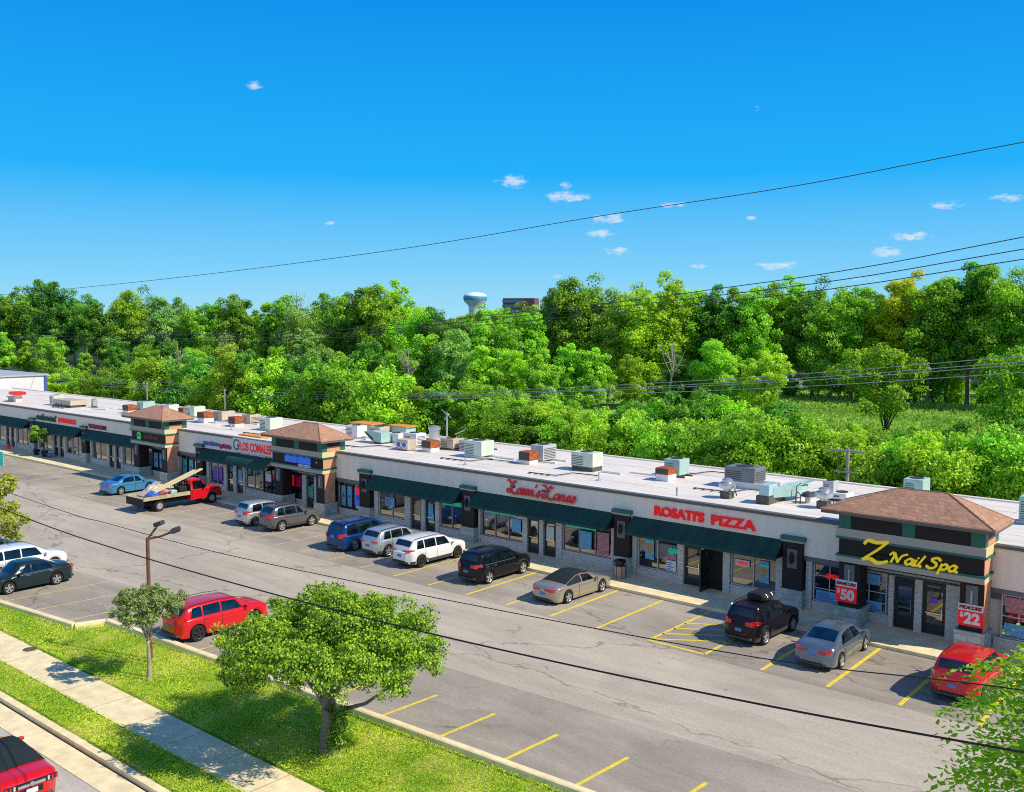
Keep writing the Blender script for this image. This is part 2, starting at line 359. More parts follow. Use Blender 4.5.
# ------------------------------------------------------------------ ground
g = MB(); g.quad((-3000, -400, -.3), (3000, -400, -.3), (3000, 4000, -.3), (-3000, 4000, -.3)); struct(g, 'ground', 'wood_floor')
g = MB(); g.quad((-120, 84, -.15), (60, 84, -.15), (60, 215, -.15), (-120, 215, -.15)); struct(g, 'meadow', 'meadow_green')
KERB = [(-190, 18.0), (-60, 18.6), (-49.5, 19.3), (-42.9, 20.05), (-42.4, 21.3), (-38.8, 21.55), (-26.2, 22.08), (-16.2, 22.47), (0, 23.0), (40, 24.0)]
def kerb_y(x):
    for (a, b), (c, d) in zip(KERB, KERB[1:]):
        if a <= x <= c: return b+(d-b)*(x-a)/(c-a)
    return KERB[-1][1]
def strip(name, m, lo, hi, z, xs=None, lab=None):
    mb = MB(); xs = xs or [p[0] for p in KERB]
    for a, b in zip(xs, xs[1:]): mb.quad((a, lo(a), z), (b, lo(b), z), (b, hi(b), z), (a, hi(a), z))
    return struct(mb, name, m)
k = lambda v: (lambda x: v)
strip('parking_lot', 'lot_asphalt', kerb_y, k(41.2), 0)
strip('stall_paving', 'stall_asphalt', k(35.2), k(41.12), .004, [-165, -60, 30])
strip('stall_paving', 'stall_asphalt', lambda x: kerb_y(x)+.02, lambda x: kerb_y(x)+5.3, .004, [-41.5+i*3 for i in range(22)])
strip('stall_paving', 'stall_asphalt', lambda x: kerb_y(x)+.02, lambda x: kerb_y(x)+5.6, .004, [-130, -90, -60, -49.5, -42.95])
strip('service_alley', 'lot_asphalt', k(56.0), k(60), -.02, [-170, 40])
# verge, sidewalk, street
strip('lawn', 'lawn', k(14.72), lambda x: kerb_y(x)-.14, -.10)
strip('sidewalk', 'concrete', k(16.12), k(17.72), -.07, [-190, 40])
strip('street', 'street_asphalt', k(-14), k(13.5), -.22, [-190, 40])
mb = MB()
for i in range(50):
    x = -110+i*3.0; mb.box(x, x+2.97, 13.5, 14.38, -.35, -.20)
struct(mb, 'gutter', 'concrete')
mb = MB()
for i in range(50):
    x = -110+i*3.0; mb.box(x, x+2.98, 14.47, 14.74, -.35, -.06)
struct(mb, 'street_kerb', 'kerb_concrete')
mb = MB(); mb.box(-110, 40, 14.38, 14.47, -.35, -.235); struct(mb, 'gutter_face_shade', 'curb_block')  # dark strip painted in for the shade along the gutter face
mb = MB()
for i in range(-44, 8):
    x = i*2.4; mb.box(x, x+.018, 16.12, 17.72, -.0695, -.067)
struct(mb, 'sidewalk_joint', 'curb_block')
mb = MB()   # lot kerb
for (a, b), (c, d) in zip(KERB, KERB[1:]):
    L = math.hypot(c-a, d-b); nx, ny = -(d-b)/L*.15, (c-a)/L*.15; n = max(1, int(L/3.2))
    for i in range(n):
        t0, t1 = i/n, (i+1)/n-.02/L
        p = (a+(c-a)*t0, b+(d-b)*t0); q = (a+(c-a)*t1, b+(d-b)*t1)
        ring = lambda P: [(P[0]-nx, P[1]-ny, -.2), (P[0]-nx, P[1]-ny, .15), (P[0]-nx*.7, P[1]-ny*.7, .18), (P[0]+nx*.7, P[1]+ny*.7, .18), (P[0]+nx, P[1]+ny, .15), (P[0]+nx, P[1]+ny, -.2)]
        mb.loft([ring(p), ring(q)])
struct(mb, 'lot_kerb', 'kerb_concrete')
# raised walk in front of the shops
mb = MB()
for i in range(70):
    x = -170+i*3.0; mb.box(x, x+2.985, 41.30, 44.3, -.1, .15)
struct(mb, 'storefront_walk', 'concrete')
mb = MB()
for i in range(70):
    x = -170+i*3.0; mb.box(x, x+2.98, 41.12, 41.295, -.1, .152)
struct(mb, 'walk_kerb', 'kerb_concrete')
# painted lines
mb = MB(); mf = MB()
def ln(m, x0, y0, x1, y1, w=.11):
    L = math.hypot(x1-x0, y1-y0); nx, ny = -(y1-y0)/L*w/2, (x1-x0)/L*w/2
    m.quad((x0-nx, y0-ny, .009), (x1-nx, y1-ny, .009), (x1+nx, y1+ny, .009), (x0+nx, y0+ny, .009))
for x in (-8.86, -11.56, -14.27, -16.97, -25.0, -27.7, -30.4, -33.1): ln(mb, x, 35.35, x-.04, 41.05, .16)
for x in (-35.8, -38.5, -41.2, -43.9, -46.6, -49.3, -52.0): ln(mb if x > -40 else mf, x, 35.35, x, 41.05, .12)
for i in range(24):
    x = -54.7-i*2.72
    if i in (7, 8): continue
    ln(mf, x, 35.35, x, 41.05, .15)
for x0, m in ((-22.35, mb), (-76.5, mf), (-100.0, mf), (-102.9, mf)):
    ln(m, x0, 35.5, x0, 41.0, .15); ln(m, x0+2.75, 35.5, x0+2.75, 41.0, .15); ln(m, x0, 35.5, x0+2.75, 35.5, .15)
    for j in range(5): ln(m, x0+(.9 if j == 4 else 0), 35.7+j*.95+(.62 if j == 4 else 0), x0+2.75-(.0 if j < 4 else .4), min(40.9, 37.6+j*.95), .13)
for x in (-27.75, -25.0, -22.25, -19.5, -16.75, -14.0, -11.2, -8.4, -5.6): ln(mb, x-.06, kerb_y(x)+.25, x+.08, kerb_y(x)+2.95, .14)
for x in (-30.5, -33.2, -36.0, -38.7, -41.2): ln(mf if x < -35 else mb, x, kerb_y(x)+.25, x+.3, kerb_y(x)+4.6, .12)
for x in (-44.1, -46.8, -49.45, -52.6, -55.3, -58.0): ln(mf, x, kerb_y(x)+.25, x+.45, kerb_y(x)+5.6 if x < -45 else 24.6, .12)
struct(mb, 'painted_line', 'line_yellow'); struct(mf, 'painted_line', 'line_faded')

# ------------------------------------------------------------------ strip mall
YF, YW, ZR = 43.75, 44.02, 4.55
B = thing('strip_mall', 'long single storey shopping strip with grey fascia, green awnings and three hipped corner towers', 'shopping strip', (-60, 43.75, 0))
T3 = (-16.85, -10.72); T2 = (-59.2, -53.4); T1 = (-79.4, -73.9)
SEG = [(-10.72, 12), (-53.4, -16.85), (-73.9, -59.2), (-135, -79.4)]
mb = MB()
for a, b in SEG: mb.box(a, b, YF, 44.2, 2.75, 4.46)
mb.box(-135, 12, 44.2, 44.6, .1, 4.40); mb.box(-135, -134.7, 44.6, 55.9, 0, 4.4); mb.box(11.7, 12, 44.6, 55.9, 0, 4.4); mb.box(-135, 12, 55.6, 55.9, -.3, 4.4)
mb.build('wall', 'fascia_stucco', B)
mb = MB()
for a, b in SEG: mb.box(a, b, 43.80, 44.19, 2.52, 2.745)
mb.box(-135, 12, 44.05, 44.195, 2.2, 2.51)
mb.build('soffit', 'soffit_grey', B)
mb = MB(); mb.box(-134.7, 11.7, 44.6, 55.6, 4.2, 4.36)
mb.build('roof', 'roof_membrane', B)
mb = MB()
for a, b in SEG: mb.box(a, b, YF-.10, YF+.28, 4.46, 4.60)
cap = mb.build('parapet_cap', 'cap_metal', B)
mb = MB()
mb.box(-134.9, 11.9, 55.62, 55.93, 4.4, 4.44); 
for a, b in SEG: mb.box(a, b, 44.04, 44.58, 4.40, 4.583)
mb.build('parapet_flashing', 'roof_membrane', B)

def bulkhead(x0, x1, z1=.62): return MB().box(x0, x1, 43.90, 44.19, .10, z1).box(x0-.0, x1+.0, 43.86, 43.90, z1-.07, z1+.02).build('sill_wall', 'pale_brick', B)
def pier(x0, x1): return MB().box(x0, x1, 43.86, 44.18, .1, 2.5).build('brick_pier', 'pale_brick', B)
def window(x0, x1, n=1, z0=.64, z1=2.5, fr='frame_light', grid=0, y=43.96):
    m = MB(); w = .055
    m.box(x0, x1, y, y+.09, z0, z0+w); m.box(x0, x1, y, y+.09, z1-w, z1)
    for i in range(n+1):
        x = x0+(x1-x0-w)*i/n; m.box(x, x+w, y-.003, y+.085, z0+w, z1-w)
    if grid:
        for i in range(n):
            a = x0+(x1-x0-w)*i/n+w; b = x0+(x1-x0-w)*(i+1)/n
            for j in range(1, grid+1):
                zz = z0+(z1-z0)*j/(grid+1); m.box(a, b, y+.02, y+.06, zz-.02, zz+.02)
            c = (a+b)/2; m.box(c-.02, c+.02, y+.017, y+.058, z0+w, z1-w)
    f = m.build('window', fr, B)
    p = MB(); p.quad((x0+w/2, y+.055, z0+w/2), (x1-w/2, y+.055, z0+w/2), (x1-w/2, y+.055, z1-w/2), (x0+w/2, y+.055, z1-w/2))
    p.build('pane', 'shop_glass', f); return f
def door(x0, x1, z1=2.42, y=43.98, opened=False, glass_from=.55):
    m = MB(); w = .07
    m.box(x0, x0+w, y, y+.08, .15, z1); m.box(x1-w, x1, y, y+.08, .15, z1); m.box(x0+w, x1-w, y, y+.08, z1-.10, z1); m.box(x0+w, x1-w, y+.01, y+.07, 2.16, 2.22)
    if opened:
        d = m.build('door_frame', 'frame_dark', B); MB().quad((x0+w, y+.11, .15), (x1-w, y+.11, .15), (x1-w, y+.11, z1), (x0+w, y+.11, z1)).build('dark_doorway', 'black_matte', d)
        return d
    m.box(x0+w+.004, x1-w-.004, y+.012, y+.06, .16, glass_from); m.box(x0+w+.004, x0+w+.07, y+.012, y+.06, glass_from, 2.155); m.box(x1-w-.07, x1-w-.004, y+.012, y+.06, glass_from, 2.155); m.box(x0+w+.07, x1-w-.07, y+.012, y+.06, 2.06, 2.155)
    d = m.build('door', 'frame_dark', B)
    MB().quad((x0+w+.07, y+.04, glass_from), (x1-w-.07, y+.04, glass_from), (x1-w-.07, y+.04, 2.06), (x0+w+.07, y+.04, 2.06)).quad((x0+w, y+.04, 2.22), (x1-w, y+.04, 2.22), (x1-w, y+.04, z1-.1), (x0+w, y+.04, z1-.1)).build('pane', 'shop_glass', d)
    h = MB(); h.box(x0+w+.05, x1-w-.05, y-.05, y-.02, 1.08, 1.12); h.box(x0+w+.09, x0+w+.12, y-.045, y+.01, 1.085, 1.115); h.box(x1-w-.12, x1-w-.09, y-.045, y+.01, 1.085, 1.115)
    h.box(x1-w-.10, x1-w-.07, y-.06, y-.03, .95, 1.35); h.build('handle', 'chrome', d)
    return d
def pillar(x0, x1, capz=3.64, sconce=True):
    m = MB().box(x0+.04, x1-.04, 43.56, 43.745, .9, 3.40); m.box(x0+.04, x1-.04, 43.745, 44.0, .9, 2.51)
    p = m.build('pillar', 'timber_shaded_brick', B)
    MB().box(x0, x1, 43.48, 44.03, .1, 1.02).box(x0-.02, x1+.02, 43.46, 44.0, 1.02, 1.07).build('stone_base', 'stone_base', p)
    MB().box(x0-.06, x1+.06, 43.46, 43.747, 3.46, 3.64).build('cap', 'green_trim', p)
    MB().box(x0-.03, x1+.03, 43.5, 43.746, 3.36, 3.458).build('cap_band', 'grey_band', p)
    if sconce:
        c = (x0+x1)/2; s = MB().box(c-.25, c+.25, 43.52, 43.558, 2.1, 3.02).build('sconce_plate', 'soffit_grey', p)
        MB().lathe((c, 43.42, 0), [(.05, 2.35), (.10, 2.42), (.12, 2.7), (.07, 2.85), (.03, 2.9)], n=10).box(c-.03, c+.03, 43.43, 43.52, 2.6, 2.66).build('wall_lamp', 'black_matte', p)
    return p
def awning(x0, x1, dome=False, y0=43.745, proj=.80, zt=3.36, zb=2.60):
    yb = y0-proj; m = MB()
    if dome:
        n = 8; ring = [(y0-proj*math.sin(i/n*math.pi/2), zt-(zt-zb)*(1-math.cos(i/n*math.pi/2))) for i in range(n+1)]
        m.loft([[(x, y, z) for y, z in ring] for x in (x0, x1)], caps=False, closed=False)
        m.loft([[(x, y+.02, z-.02) for y, z in ring] for x in (x1, x0)], caps=False, closed=False)
    else:
        n = max(2, int((x1-x0)/1.2)); ring = []
        for i in range(n+1):
            x = x0+(x1-x0)*i/n; sg = .012*math.sin(i*2.1)
            ring.append([(x, y0, zt), (x, (y0+yb)/2, (zt+zb)/2-.02+sg), (x, yb, zb), (x, yb-.004, zb-.13), (x, yb+.01, zb-.13), (x, yb+.02, zb-.02), (x, (y0+yb)/2, (zt+zb)/2-.05+sg), (x, y0, zt-.03)])
        m.loft(ring)
    a = m.build('awning', 'awning_fabric', B, smooth=30)
    e = MB()
    for x in (x0+.015, x1-.015): e.add([(x, y0-.004, zt-.03), (x, yb+.03, zb-.03), (x, y0-.004, zb-.03)], [(0, 1, 2)])
    for i in range(int((x1-x0)/1.5)+1): x = x0+.03+(x1-x0-.06)*i/max(1, int((x1-x0)/1.5)); e.box(x-.012, x+.012, yb+.03, y0-.004, zb-.06, zb-.035)
    e.build('awning_frame', 'awning_dark', a); return a

def tower(x0, x1, rx, n_fr=2):
    w = MB()
    w.box(x0, x1, 42.55, 44.55, 4.62, 5.36, 0)
    w.box(x0+.02, x1-.02, 42.58, 44.5, 3.44, 4.16, 0)
    w.box(x0+.1, x1-.1, 42.7, 43.85, 3.0, 3.1, 0)
    t = w.build('tower', 'timber_shaded_brick', B)
    # side skin: same brick as the front, sunlight painted in as a lighter tone
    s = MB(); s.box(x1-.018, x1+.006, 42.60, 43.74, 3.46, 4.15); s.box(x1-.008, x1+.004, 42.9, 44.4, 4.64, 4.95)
    s.build('sunlit_side', 'sunlit_salmon_brick', t)
    g = MB()
    g.box(x0-.10, x1+.10, 42.45, 44.5, 4.16, 4.25); g.box(x0-.08, x1+.08, 42.47, 43.90, 3.35, 3.44)
    for i in range(n_fr+1):
        x = x0+(x1-x0-.55)*i/n_fr; g.box(x+.0, x+.55, 42.53, 42.55, 4.625, 5.3)
    g.box(x1, x1+.02, 42.53, 42.93, 4.625, 5.3); g.box(x1, x1+.02, 44.1, 44.55, 4.625, 5.3)
    g.build('green_moulding', 'green_trim', t)
    g = MB(); g.box(x0-.07, x1+.07, 42.48, 44.5, 4.252, 4.62); g.box(x0-.05, x1+.05, 42.50, 43.88, 3.10, 3.348)
    g.build('cornice_band', 'cream_band', t)
    g = MB(); g.box(x0-.075, x1+.06, 42.475, 42.479, 4.26, 4.61); g.box(x0-.055, x1+.04, 42.495, 42.499, 3.105, 3.34); g.build('cornice_face', 'grey_band', t)
    # hip roof
    ex0, ex1, ey0, ey1 = x0-.68, x1+.50, 42.03, 44.98; m = MB()
    m.box(ex0+.03, ex1-.03, ey0+.03, ey1-.03, 5.30, 5.43)
    m.build('eave_board', 'cap_metal', t)
    e = [(ex0, ey0, 5.43), (ex1, ey0, 5.43), (ex1, ey1, 5.43), (ex0, ey1, 5.43)]; e2 = [(a, b, 5.49) for a, b, c in e]
    r = [(rx[0], 43.58, rx[2]), (rx[1], 43.58, rx[2])]
    m = MB(); m.add(e+e2+r, [(3, 2, 1, 0), (0, 1, 5, 4), (1, 2, 6, 5), (2, 3, 7, 6), (3, 0, 4, 7), (4, 5, 9, 8), (5, 6, 9), (6, 7, 8, 9), (7, 4, 8)])
    m.build('hip_roof', 'shingle', t)
    m = MB()
    for a, b in ((e2[0], r[0]), (e2[1], r[1]), (e2[2], r[1]), (e2[3], r[0]), (r[0], r[1])): m.tube([a, b], .035, 5)
    m.build('ridge_cap', 'shingle', t)
    # columns
    for side, xa, xb in ((0, x0+.0, x0+.95), (1, x1-.95, x1)):
        c = MB().box(xa, xb, 42.72, 43.62, .95, 3.098).build('column', 'timber_shaded_brick', t)
        if side: MB().box(xb-.0, xb+.012, 42.71, 43.63, .98, 3.098).build('column_sunlit_side', 'sunlit_salmon_brick', t)  # sunlit tone of the column brick painted on this side only
        MB().box(xa-.14, xb+.08, 42.60, 43.76, .1, .93).box(xa-.17, xb+.11, 42.57, 43.79, .93, 1.0).build('stone_base', 'stone_base', t)
        m = MB().box(xa+.25, xa+.72, 42.68, 42.718, 2.05, 2.95).build('sconce_plate', 'soffit_grey', t)
        MB().cyl((xa+.48, 42.64, 2.2), (xa+.48, 42.64, 2.75), .035, n=8).build('tube_lamp', 'frame_light', t)
    return t
t3 = tower(*T3, (-14.55, -12.5, 6.55)); t2 = tower(*T2, (-56.7, -55.1, 6.42)); t1 = tower(*T1, (-77.0, -75.9, 6.38), 2)

# ---- right of tower 3
bulkhead(-10.6, 12)
for x in (-10.35, -7.4, -3.2, 0, 4): window(x, x+2.7, 2, grid=3)
pier(-4.6, -3.3); pier(-7.6+2.9, -4.61)
# ---- tower 3 shopfront
bulkhead(-16.8, -15.02); window(-16.75, -15.1, 1, grid=3); pier(-15.0, -14.78); door(-14.76, -13.88, glass_from=.75); pier(-13.86, -13.54); door(-13.52, -12.56, glass_from=.6); pier(-12.54, -11.9); bulkhead(-11.88, -10.75); window(-11.85, -10.9, 1)
# ---- gap between pizza pillar and tower
pier(-18.9, -18.6); bulkhead(-18.58, -16.95); window(-18.56, -17.0, 1, grid=2)
MB().box(-18.85, -16.9, 43.92, 44.18, 2.40, 2.515).build('header', 'soffit_grey', B)
# ---- pizza shop
pillar(-20.0, -18.92); awning(-28.62, -20.02)
pier(-28.72, -28.45); bulkhead(-28.43, -25.9, .58); window(-28.41, -25.95, 2, z0=.6); pier(-25.88, -25.55); door(-25.52, -24.54); pier(-24.5, -24.17); door(-24.13, -23.3, opened=True); pier(-23.28, -22.9); bulkhead(-22.88, -20.4, .62); window(-22.86, -20.42, 2); pier(-20.4, -20.05)
# open door leaf swung out
dl = MB(); X = -24.12
dl.box(X-.02, X+.025, 43.06, 43.96, .17, .45); dl.box(X-.02, X+.025, 43.06, 43.13, .45, 2.3); dl.box(X-.02, X+.025, 43.89, 43.96, .45, 2.3); dl.box(X-.02, X+.025, 43.13, 43.89, 2.2, 2.3)
dl = dl.build('door', 'frame_dark', B, label='open glass door swung out over the walk')
MB().quad((X, 43.13, .45), (X, 43.89, .45), (X, 43.89, 2.2), (X, 43.13, 2.2)).build('pane', 'shop_glass', dl); MB().box(X+.03, X+.06, 43.2, 43.8, 1.08, 1.12).build('handle', 'chrome', dl)
# ---- lanes shop
pillar(-29.78, -28.70); awning(-40.05, -29.84)
pier(-40.0, -39.86); bulkhead(-39.84, -36.5); window(-39.82, -36.5, 3, fr='frame_pink'); pier(-36.46, -36.12); door(-36.08, -35.24); pier(-35.2, -34.9); door(-34.86, -34.0); pier(-33.96, -33.54); bulkhead(-33.52, -30.1, .7); window(-33.5, -30.12, 3, z0=.72, fr='frame_pink'); pier(-30.1, -29.8)
# ---- vacant / third shop
pillar(-41.18, -40.04); awning(-49.5, -41.25)
pier(-49.6, -49.2); bulkhead(-49.18, -46.6, .6); window(-49.16, -46.62, 2, z0=.62); pier(-46.58, -46.05); door(-45.98, -45.1); pier(-45.06, -44.7); door(-44.66, -43.8); pier(-43.76, -43.4); bulkhead(-43.38, -41.25); window(-43.36, -41.3, 2, fr='frame_pink')
pillar(-50.78, -49.62)
MB().box(-53.3, -50.8, 43.92, 44.18, 2.40, 2.515).build('header', 'soffit_grey', B)
bulkhead(-53.3, -50.8, .6); window(-53.25, -51.9, 2, z0=.62, fr='frame_dark'); window(-51.8, -50.85, 1, z0=.62, fr='frame_dark')
# ---- tower 2
bulkhead(-59.1, -57.45); window(-59.3, -57.5, 2, fr='frame_dark'); pier(-57.45, -57.0); door(-56.95, -56.1); pier(-56.05, -55.6); bulkhead(-55.6, -53.5); window(-55.5, -53.6, 2, fr='frame_dark')
# ---- food and phone shops
pillar(-71.05, -70.0); awning(-69.95, -65.8); awning(-65.7, -60.3, dome=True, proj=1.05)
pillar(-60.25, -59.25, sconce=False)
MB().box(-73.8, -71.1, 43.92, 44.18, 2.40, 2.515).build('header', 'soffit_grey', B)
bulkhead(-73.8, -71.1, .55); window(-73.75, -71.9, 2, z0=.57, fr='frame_dark'); window(-71.85, -71.1, 1, z0=.57, fr='frame_dark')
pier(-69.95, -69.6); bulkhead(-69.58, -67.5, .5); window(-69.56, -67.52, 2, z0=.52, fr='frame_light'); pier(-67.5, -67.1); door(-67.06, -66.2); pier(-66.18, -65.8); door(-65.76, -64.9); pier(-64.88, -64.6); bulkhead(-64.58, -60.3); window(-64.56, -62.4, 2, fr='frame_light'); window(-62.3, -60.35, 2, fr='frame_dark')
# ---- tower 1
bulkhead(-79.3, -76.6); window(-79.35, -76.6, 3, fr='frame_dark'); pier(-76.55, -76.1); door(-76.05, -75.2); bulkhead(-75.1, -74.0)
# ---- left wing
for x0 in (-90.72, -101.8, -112.9, -124): pillar(x0, x0+1.05)
for x0, x1 in ((-89.6, -79.6), (-100.7, -90.8), (-111.8, -101.9), (-122.9, -113)):
    awning(x0, x1); pier(x0, x0+.3); bulkhead(x0+.3, x0+3.2); window(x0+.32, x0+3.2, 2); pier(x0+3.22, x0+3.6); door(x0+3.64, x0+4.5); pier(x0+4.52, x0+4.8); door(x0+4.84, x0+5.7); pier(x0+5.72, x0+6.1); bulkhead(x0+6.12, x1-.2); window(x0+6.14, x1-.25, 3)

mb = MB()
for i in range(24): mb.box(-134+i*6.1, -133.96+i*6.1, 44.62, 55.58, 4.36, 4.367)
for yy in (47.3, 50.1, 52.9): mb.box(-134.6, 11.6, yy, yy+.03, 4.3605, 4.366)
mb.build('roof_seams', 'hvac_grey', B)
# ------------------------------------------------------------------ signs and posters (things of their own)
def sgn(mb, mats, label, cat='sign', name='shop_sign', group=None, smooth=None): return solo(mb.build(name, mats, None, smooth=smooth), label, cat, group)
# yellow script sign: built as a thing with separate letters
yt = 42.44
t = thing('shop_sign', 'yellow hand lettered sign reading Z Nail Spa on the dark tower band', 'sign', (-14, 42.5, 3.4))
for txt, x_, z_, w_, h_, pn in (('Z', -15.75, 3.36, 1.28, .92, .075), ('Nail', -14.55, 3.46, 1.42, .56, .085), ('Spa', -12.98, 3.46, 1.22, .56, .085)):
    s = MB(); script(s, txt, x_, yt, z_, w_, h_, pen=pn, slant=.12 if txt != 'Z' else 0); s.build('lettering', 'sign_yellow', t)
s = MB(); s.box(-15.6, -11.9, 42.445, 42.57, 3.62, 3.66); s.build('sign_rail', 'black_matte', t)
t = thing('shop_sign', "bold red slab letter sign reading ROSATI'S PIZZA above the green awning", 'sign', (-24.5, YF, 3.6))
s = MB()
put_text(s, "ROSATI'S", -27.25, YF-.06, 3.62, 2.95, .47, .05, .026, 0); s.build('lettering', 'sign_red', t); s = MB()
put_text(s, 'PIZZA', -23.9, YF-.06, 3.60, 2.45, .47, .05, .026, 0)
s.build('lettering', 'sign_red', t)
s = MB(); script(s, "Losen's", -37.5, YF-.10, 3.60, 2.5, .74, pen=.06, slant=.1); s2 = MB(); script(s2, 'Lanes', -34.85, YF-.10, 3.58, 2.4, .74, pen=.06, slant=.1)
t = thing('shop_sign', 'red script sign on a pale green and white backing above the bowling windows', 'sign', (-35, YF, 3.5))
s.build('lettering', 'sign_script_red', t); s2.build('lettering', 'sign_script_red', t)
s = MB(); s.box(-37.3, -32.7, YF-.05, YF-.001, 3.44, 3.70); s.build('backing', 'cream_band', t)
s = MB(); s.box(-37.35, -36.8, YF-.048, YF-.002, 3.705, 3.9); s.box(-35.0, -34.3, YF-.048, YF-.002, 3.705, 3.9); s.build('backing', 'sign_white', t)
s = MB(); s.box(-37.3, -36.95, YF-.046, YF-.003, 3.902, 4.05); s.box(-34.9, -34.5, YF-.046, YF-.003, 3.902, 4.05); s.build('backing', 'green_trim', t)
# taqueria sign
t = thing('shop_sign', 'white sign board with round logo and bold red words LOS COMALES', 'sign', (-62, YF, 3.2))
MB().box(-65.75, -60.6, YF-.16, YF-.003, 3.50, 4.55).build('board', 'sign_white', t)
MB().box(-64.7, -61.6, YF-.14, YF-.003, 3.20, 3.47).build('lower_board', 'sign_white', t)
s = MB(); put_text(s, 'LOS COMALES', -64.7, YF-.165, 3.68, 3.95, .62, .012, .035); s.build('lettering', 'sign_red', t)
s = MB(); put_text(s, 'TAQUERIA MEXICANA', -64.6, YF-.145, 3.28, 2.9, .13, .008, .004); s.build('small_lettering', 'sign_steel', t)
s = MB(); s.lathe((-65.25, YF-.17, 4.04), [(.44, 0), (.44, .04), (.3, .05)], 'y', 24); s.build('logo_disc', 'sign_green', t)
s = MB(); s.lathe((-65.18, YF-.185, 4.06), [(.30, 0), (.30, .02)], 'y', 20); s.build('logo_face', 'sign_white', t)
s = MB(); s.lathe((-64.98, YF-.19, 4.0), [(.14, 0), (.14, .02)], 'y', 14); s.box(-64.95, -64.85, YF-.18, YF-.165, 3.65, 4.4); s.build('logo_mark', 'sign_pink', t)
t = thing('shop_sign', 'blue and magenta channel letter sign above the phone shop awning', 'sign', (-68, YF, 3.4))
s = MB(); put_text(s, 'metro', -69.95, YF-.07, 3.66, 2.05, .36, .05, .03); s.build('lettering', 'sign_steel', t)
s = MB(); s.box(-70.0, -67.85, YF-.03, YF-.003, 3.58, 4.16); s.build('backing', 'sign_white', t)
s = MB(); put_text(s, 'by T-Mobile', -67.75, YF-.07, 3.60, 1.6, .28, .05, .02); s.build('lettering', 'sign_pink', t)
MB().box(-71.15, -69.9, YF-.3, YF-.005, 3.45, 3.6).build('bracket_cap', 'green_trim', t)
# blue tower sign
t = thing('shop_sign', 'bright blue double panel sign with a white strip on the middle tower', 'sign', (-56, 42.5, 3.5))
s = MB(); s.bbox(-57.55, -56.15, 42.42, 42.57, 3.62, 4.1, .03); s.bbox(-56.08, -54.65, 42.42, 42.57, 3.62, 4.1, .03); s.box(-57.3, -57.1, 42.43, 42.57, 4.1, 4.17); s.box(-56.5, -56.35, 42.43, 42.57, 4.1, 4.17); s.box(-55.8, -55.6, 42.43, 42.57, 4.1, 4.17); s.box(-55.1, -54.9, 42.43, 42.57, 4.1, 4.17); s.build('panel', 'sign_blue', t)
s = MB(); s.box(-56.0, -54.72, 42.44, 42.57, 3.40, 3.58); s.build('strip', 'sign_white', t)
s = MB()
for i in range(9): s.box(-55.95+i*.135, -55.87+i*.135, 42.43, 42.44, 3.44, 3.54)
s.build('lettering', 'sign_steel', t)
MB().lathe((-54.05, 42.52, 3.85), [(.05, 0), (.05, .05)], 'y', 10).build('lamp', 'sign_white', t)
# green logo sign
t = thing('shop_sign', 'green round emblem and dark letters on the far tower', 'sign', (-77.5, 42.5, 3.5))
s = MB(); s.lathe((-78.0, 42.46, 3.84), [(.30, 0), (.30, .08)], 'y', 20); s.box(-78.28, -77.72, 42.465, 42.54, 3.5, 3.66); s.build('emblem', 'hvac_teal', t); bpy.data.objects[t.children[0].name].data.materials[0] = mat('emblem_green', (.03, .62, .12), .4, emis=.2)
s = MB(); s.lathe((-78.0, 42.45, 3.86), [(.12, 0), (.12, .01)], 'y', 12); s.build('emblem_face', 'black_matte', t)
s = MB(); put_text(s, 'cricket', -77.3, 42.56, 3.68, 2.3, .34, .03, .01); s.build('lettering', 'sign_maroon', t)
# left wing signs
s = MB(); script(s, 'colonial', -100.4, YF-.05, 3.62, 4.3, .62, pen=.13)
sgn(s, 'sign_darkgreen', 'dark green script sign over the left wing plants')
s = MB(); put_text(s, 'INSURANCE', -95.6, YF-.05, 3.66, 3.6, .36, .04, .05, 0); s.box(-95.7, -91.9, YF-.03, YF-.004, 3.60, 4.1, 1)
sgn(s, ['sign_red', 'sign_white'], 'red letters on a white board on the grey left wing fascia')
s = MB(); put_text(s, 'WINGS', -89.5, YF-.05, 3.55, 3.0, .32, .04, .04, 0); s.box(-89.5, -86.4, YF-.03, YF-.004, 3.42, 3.5, 1); s.box(-86.5, -86.1, YF-.03, YF-.004, 3.5, 3.9, 2)
sgn(s, ['sign_maroon', 'sign_white', 'sign_darkgreen'], 'dark maroon sign with a green mark nearest the far tower')
# price banners
def banner(x, w, top, price, label, z0, y, hh=1.0):
    t = thing('price_banner', label, 'banner', (x+w/2, y, z0))
    h = hh
    MB().box(x, x+w, y-.02, y, z0, z0+h*.70).build('panel', 'sign_red', t)
    MB().box(x, x+w, y-.021, y+.001, z0+h*.70+.002, z0+h).build('header_panel', 'sign_white', t)
    s = MB(); put_text(s, '$', x+w*.08, y-.024, z0+h*.40, w*.13, .20, .006, .012); put_text(s, price, x+w*.24, y-.024, z0+h*.13, w*.66, .44, .006, .03); s.build('lettering', 'sign_white', t)
    s = MB(); put_text(s, top, x+w*.05, y-.025, z0+h*.78, w*.9, .13, .006, .012); s.box(x+w*.06, x+w*.94, y-.0245, y-.021, z0+h*.045, z0+h*.06); s.build('small_lettering', 'sign_maroon' if price == '50' else 'sign_maroon', t)
banner(-16.97, .97, 'MANICURE', '50', 'red and white $50 price banner hung on the left column of the nail salon tower', 1.22, 42.70)
banner(-11.70, .97, 'PEDICURE', '22', 'red and white PEDICURE $22 price banner on the right column of the nail salon tower', 1.22, 42.70, .92)
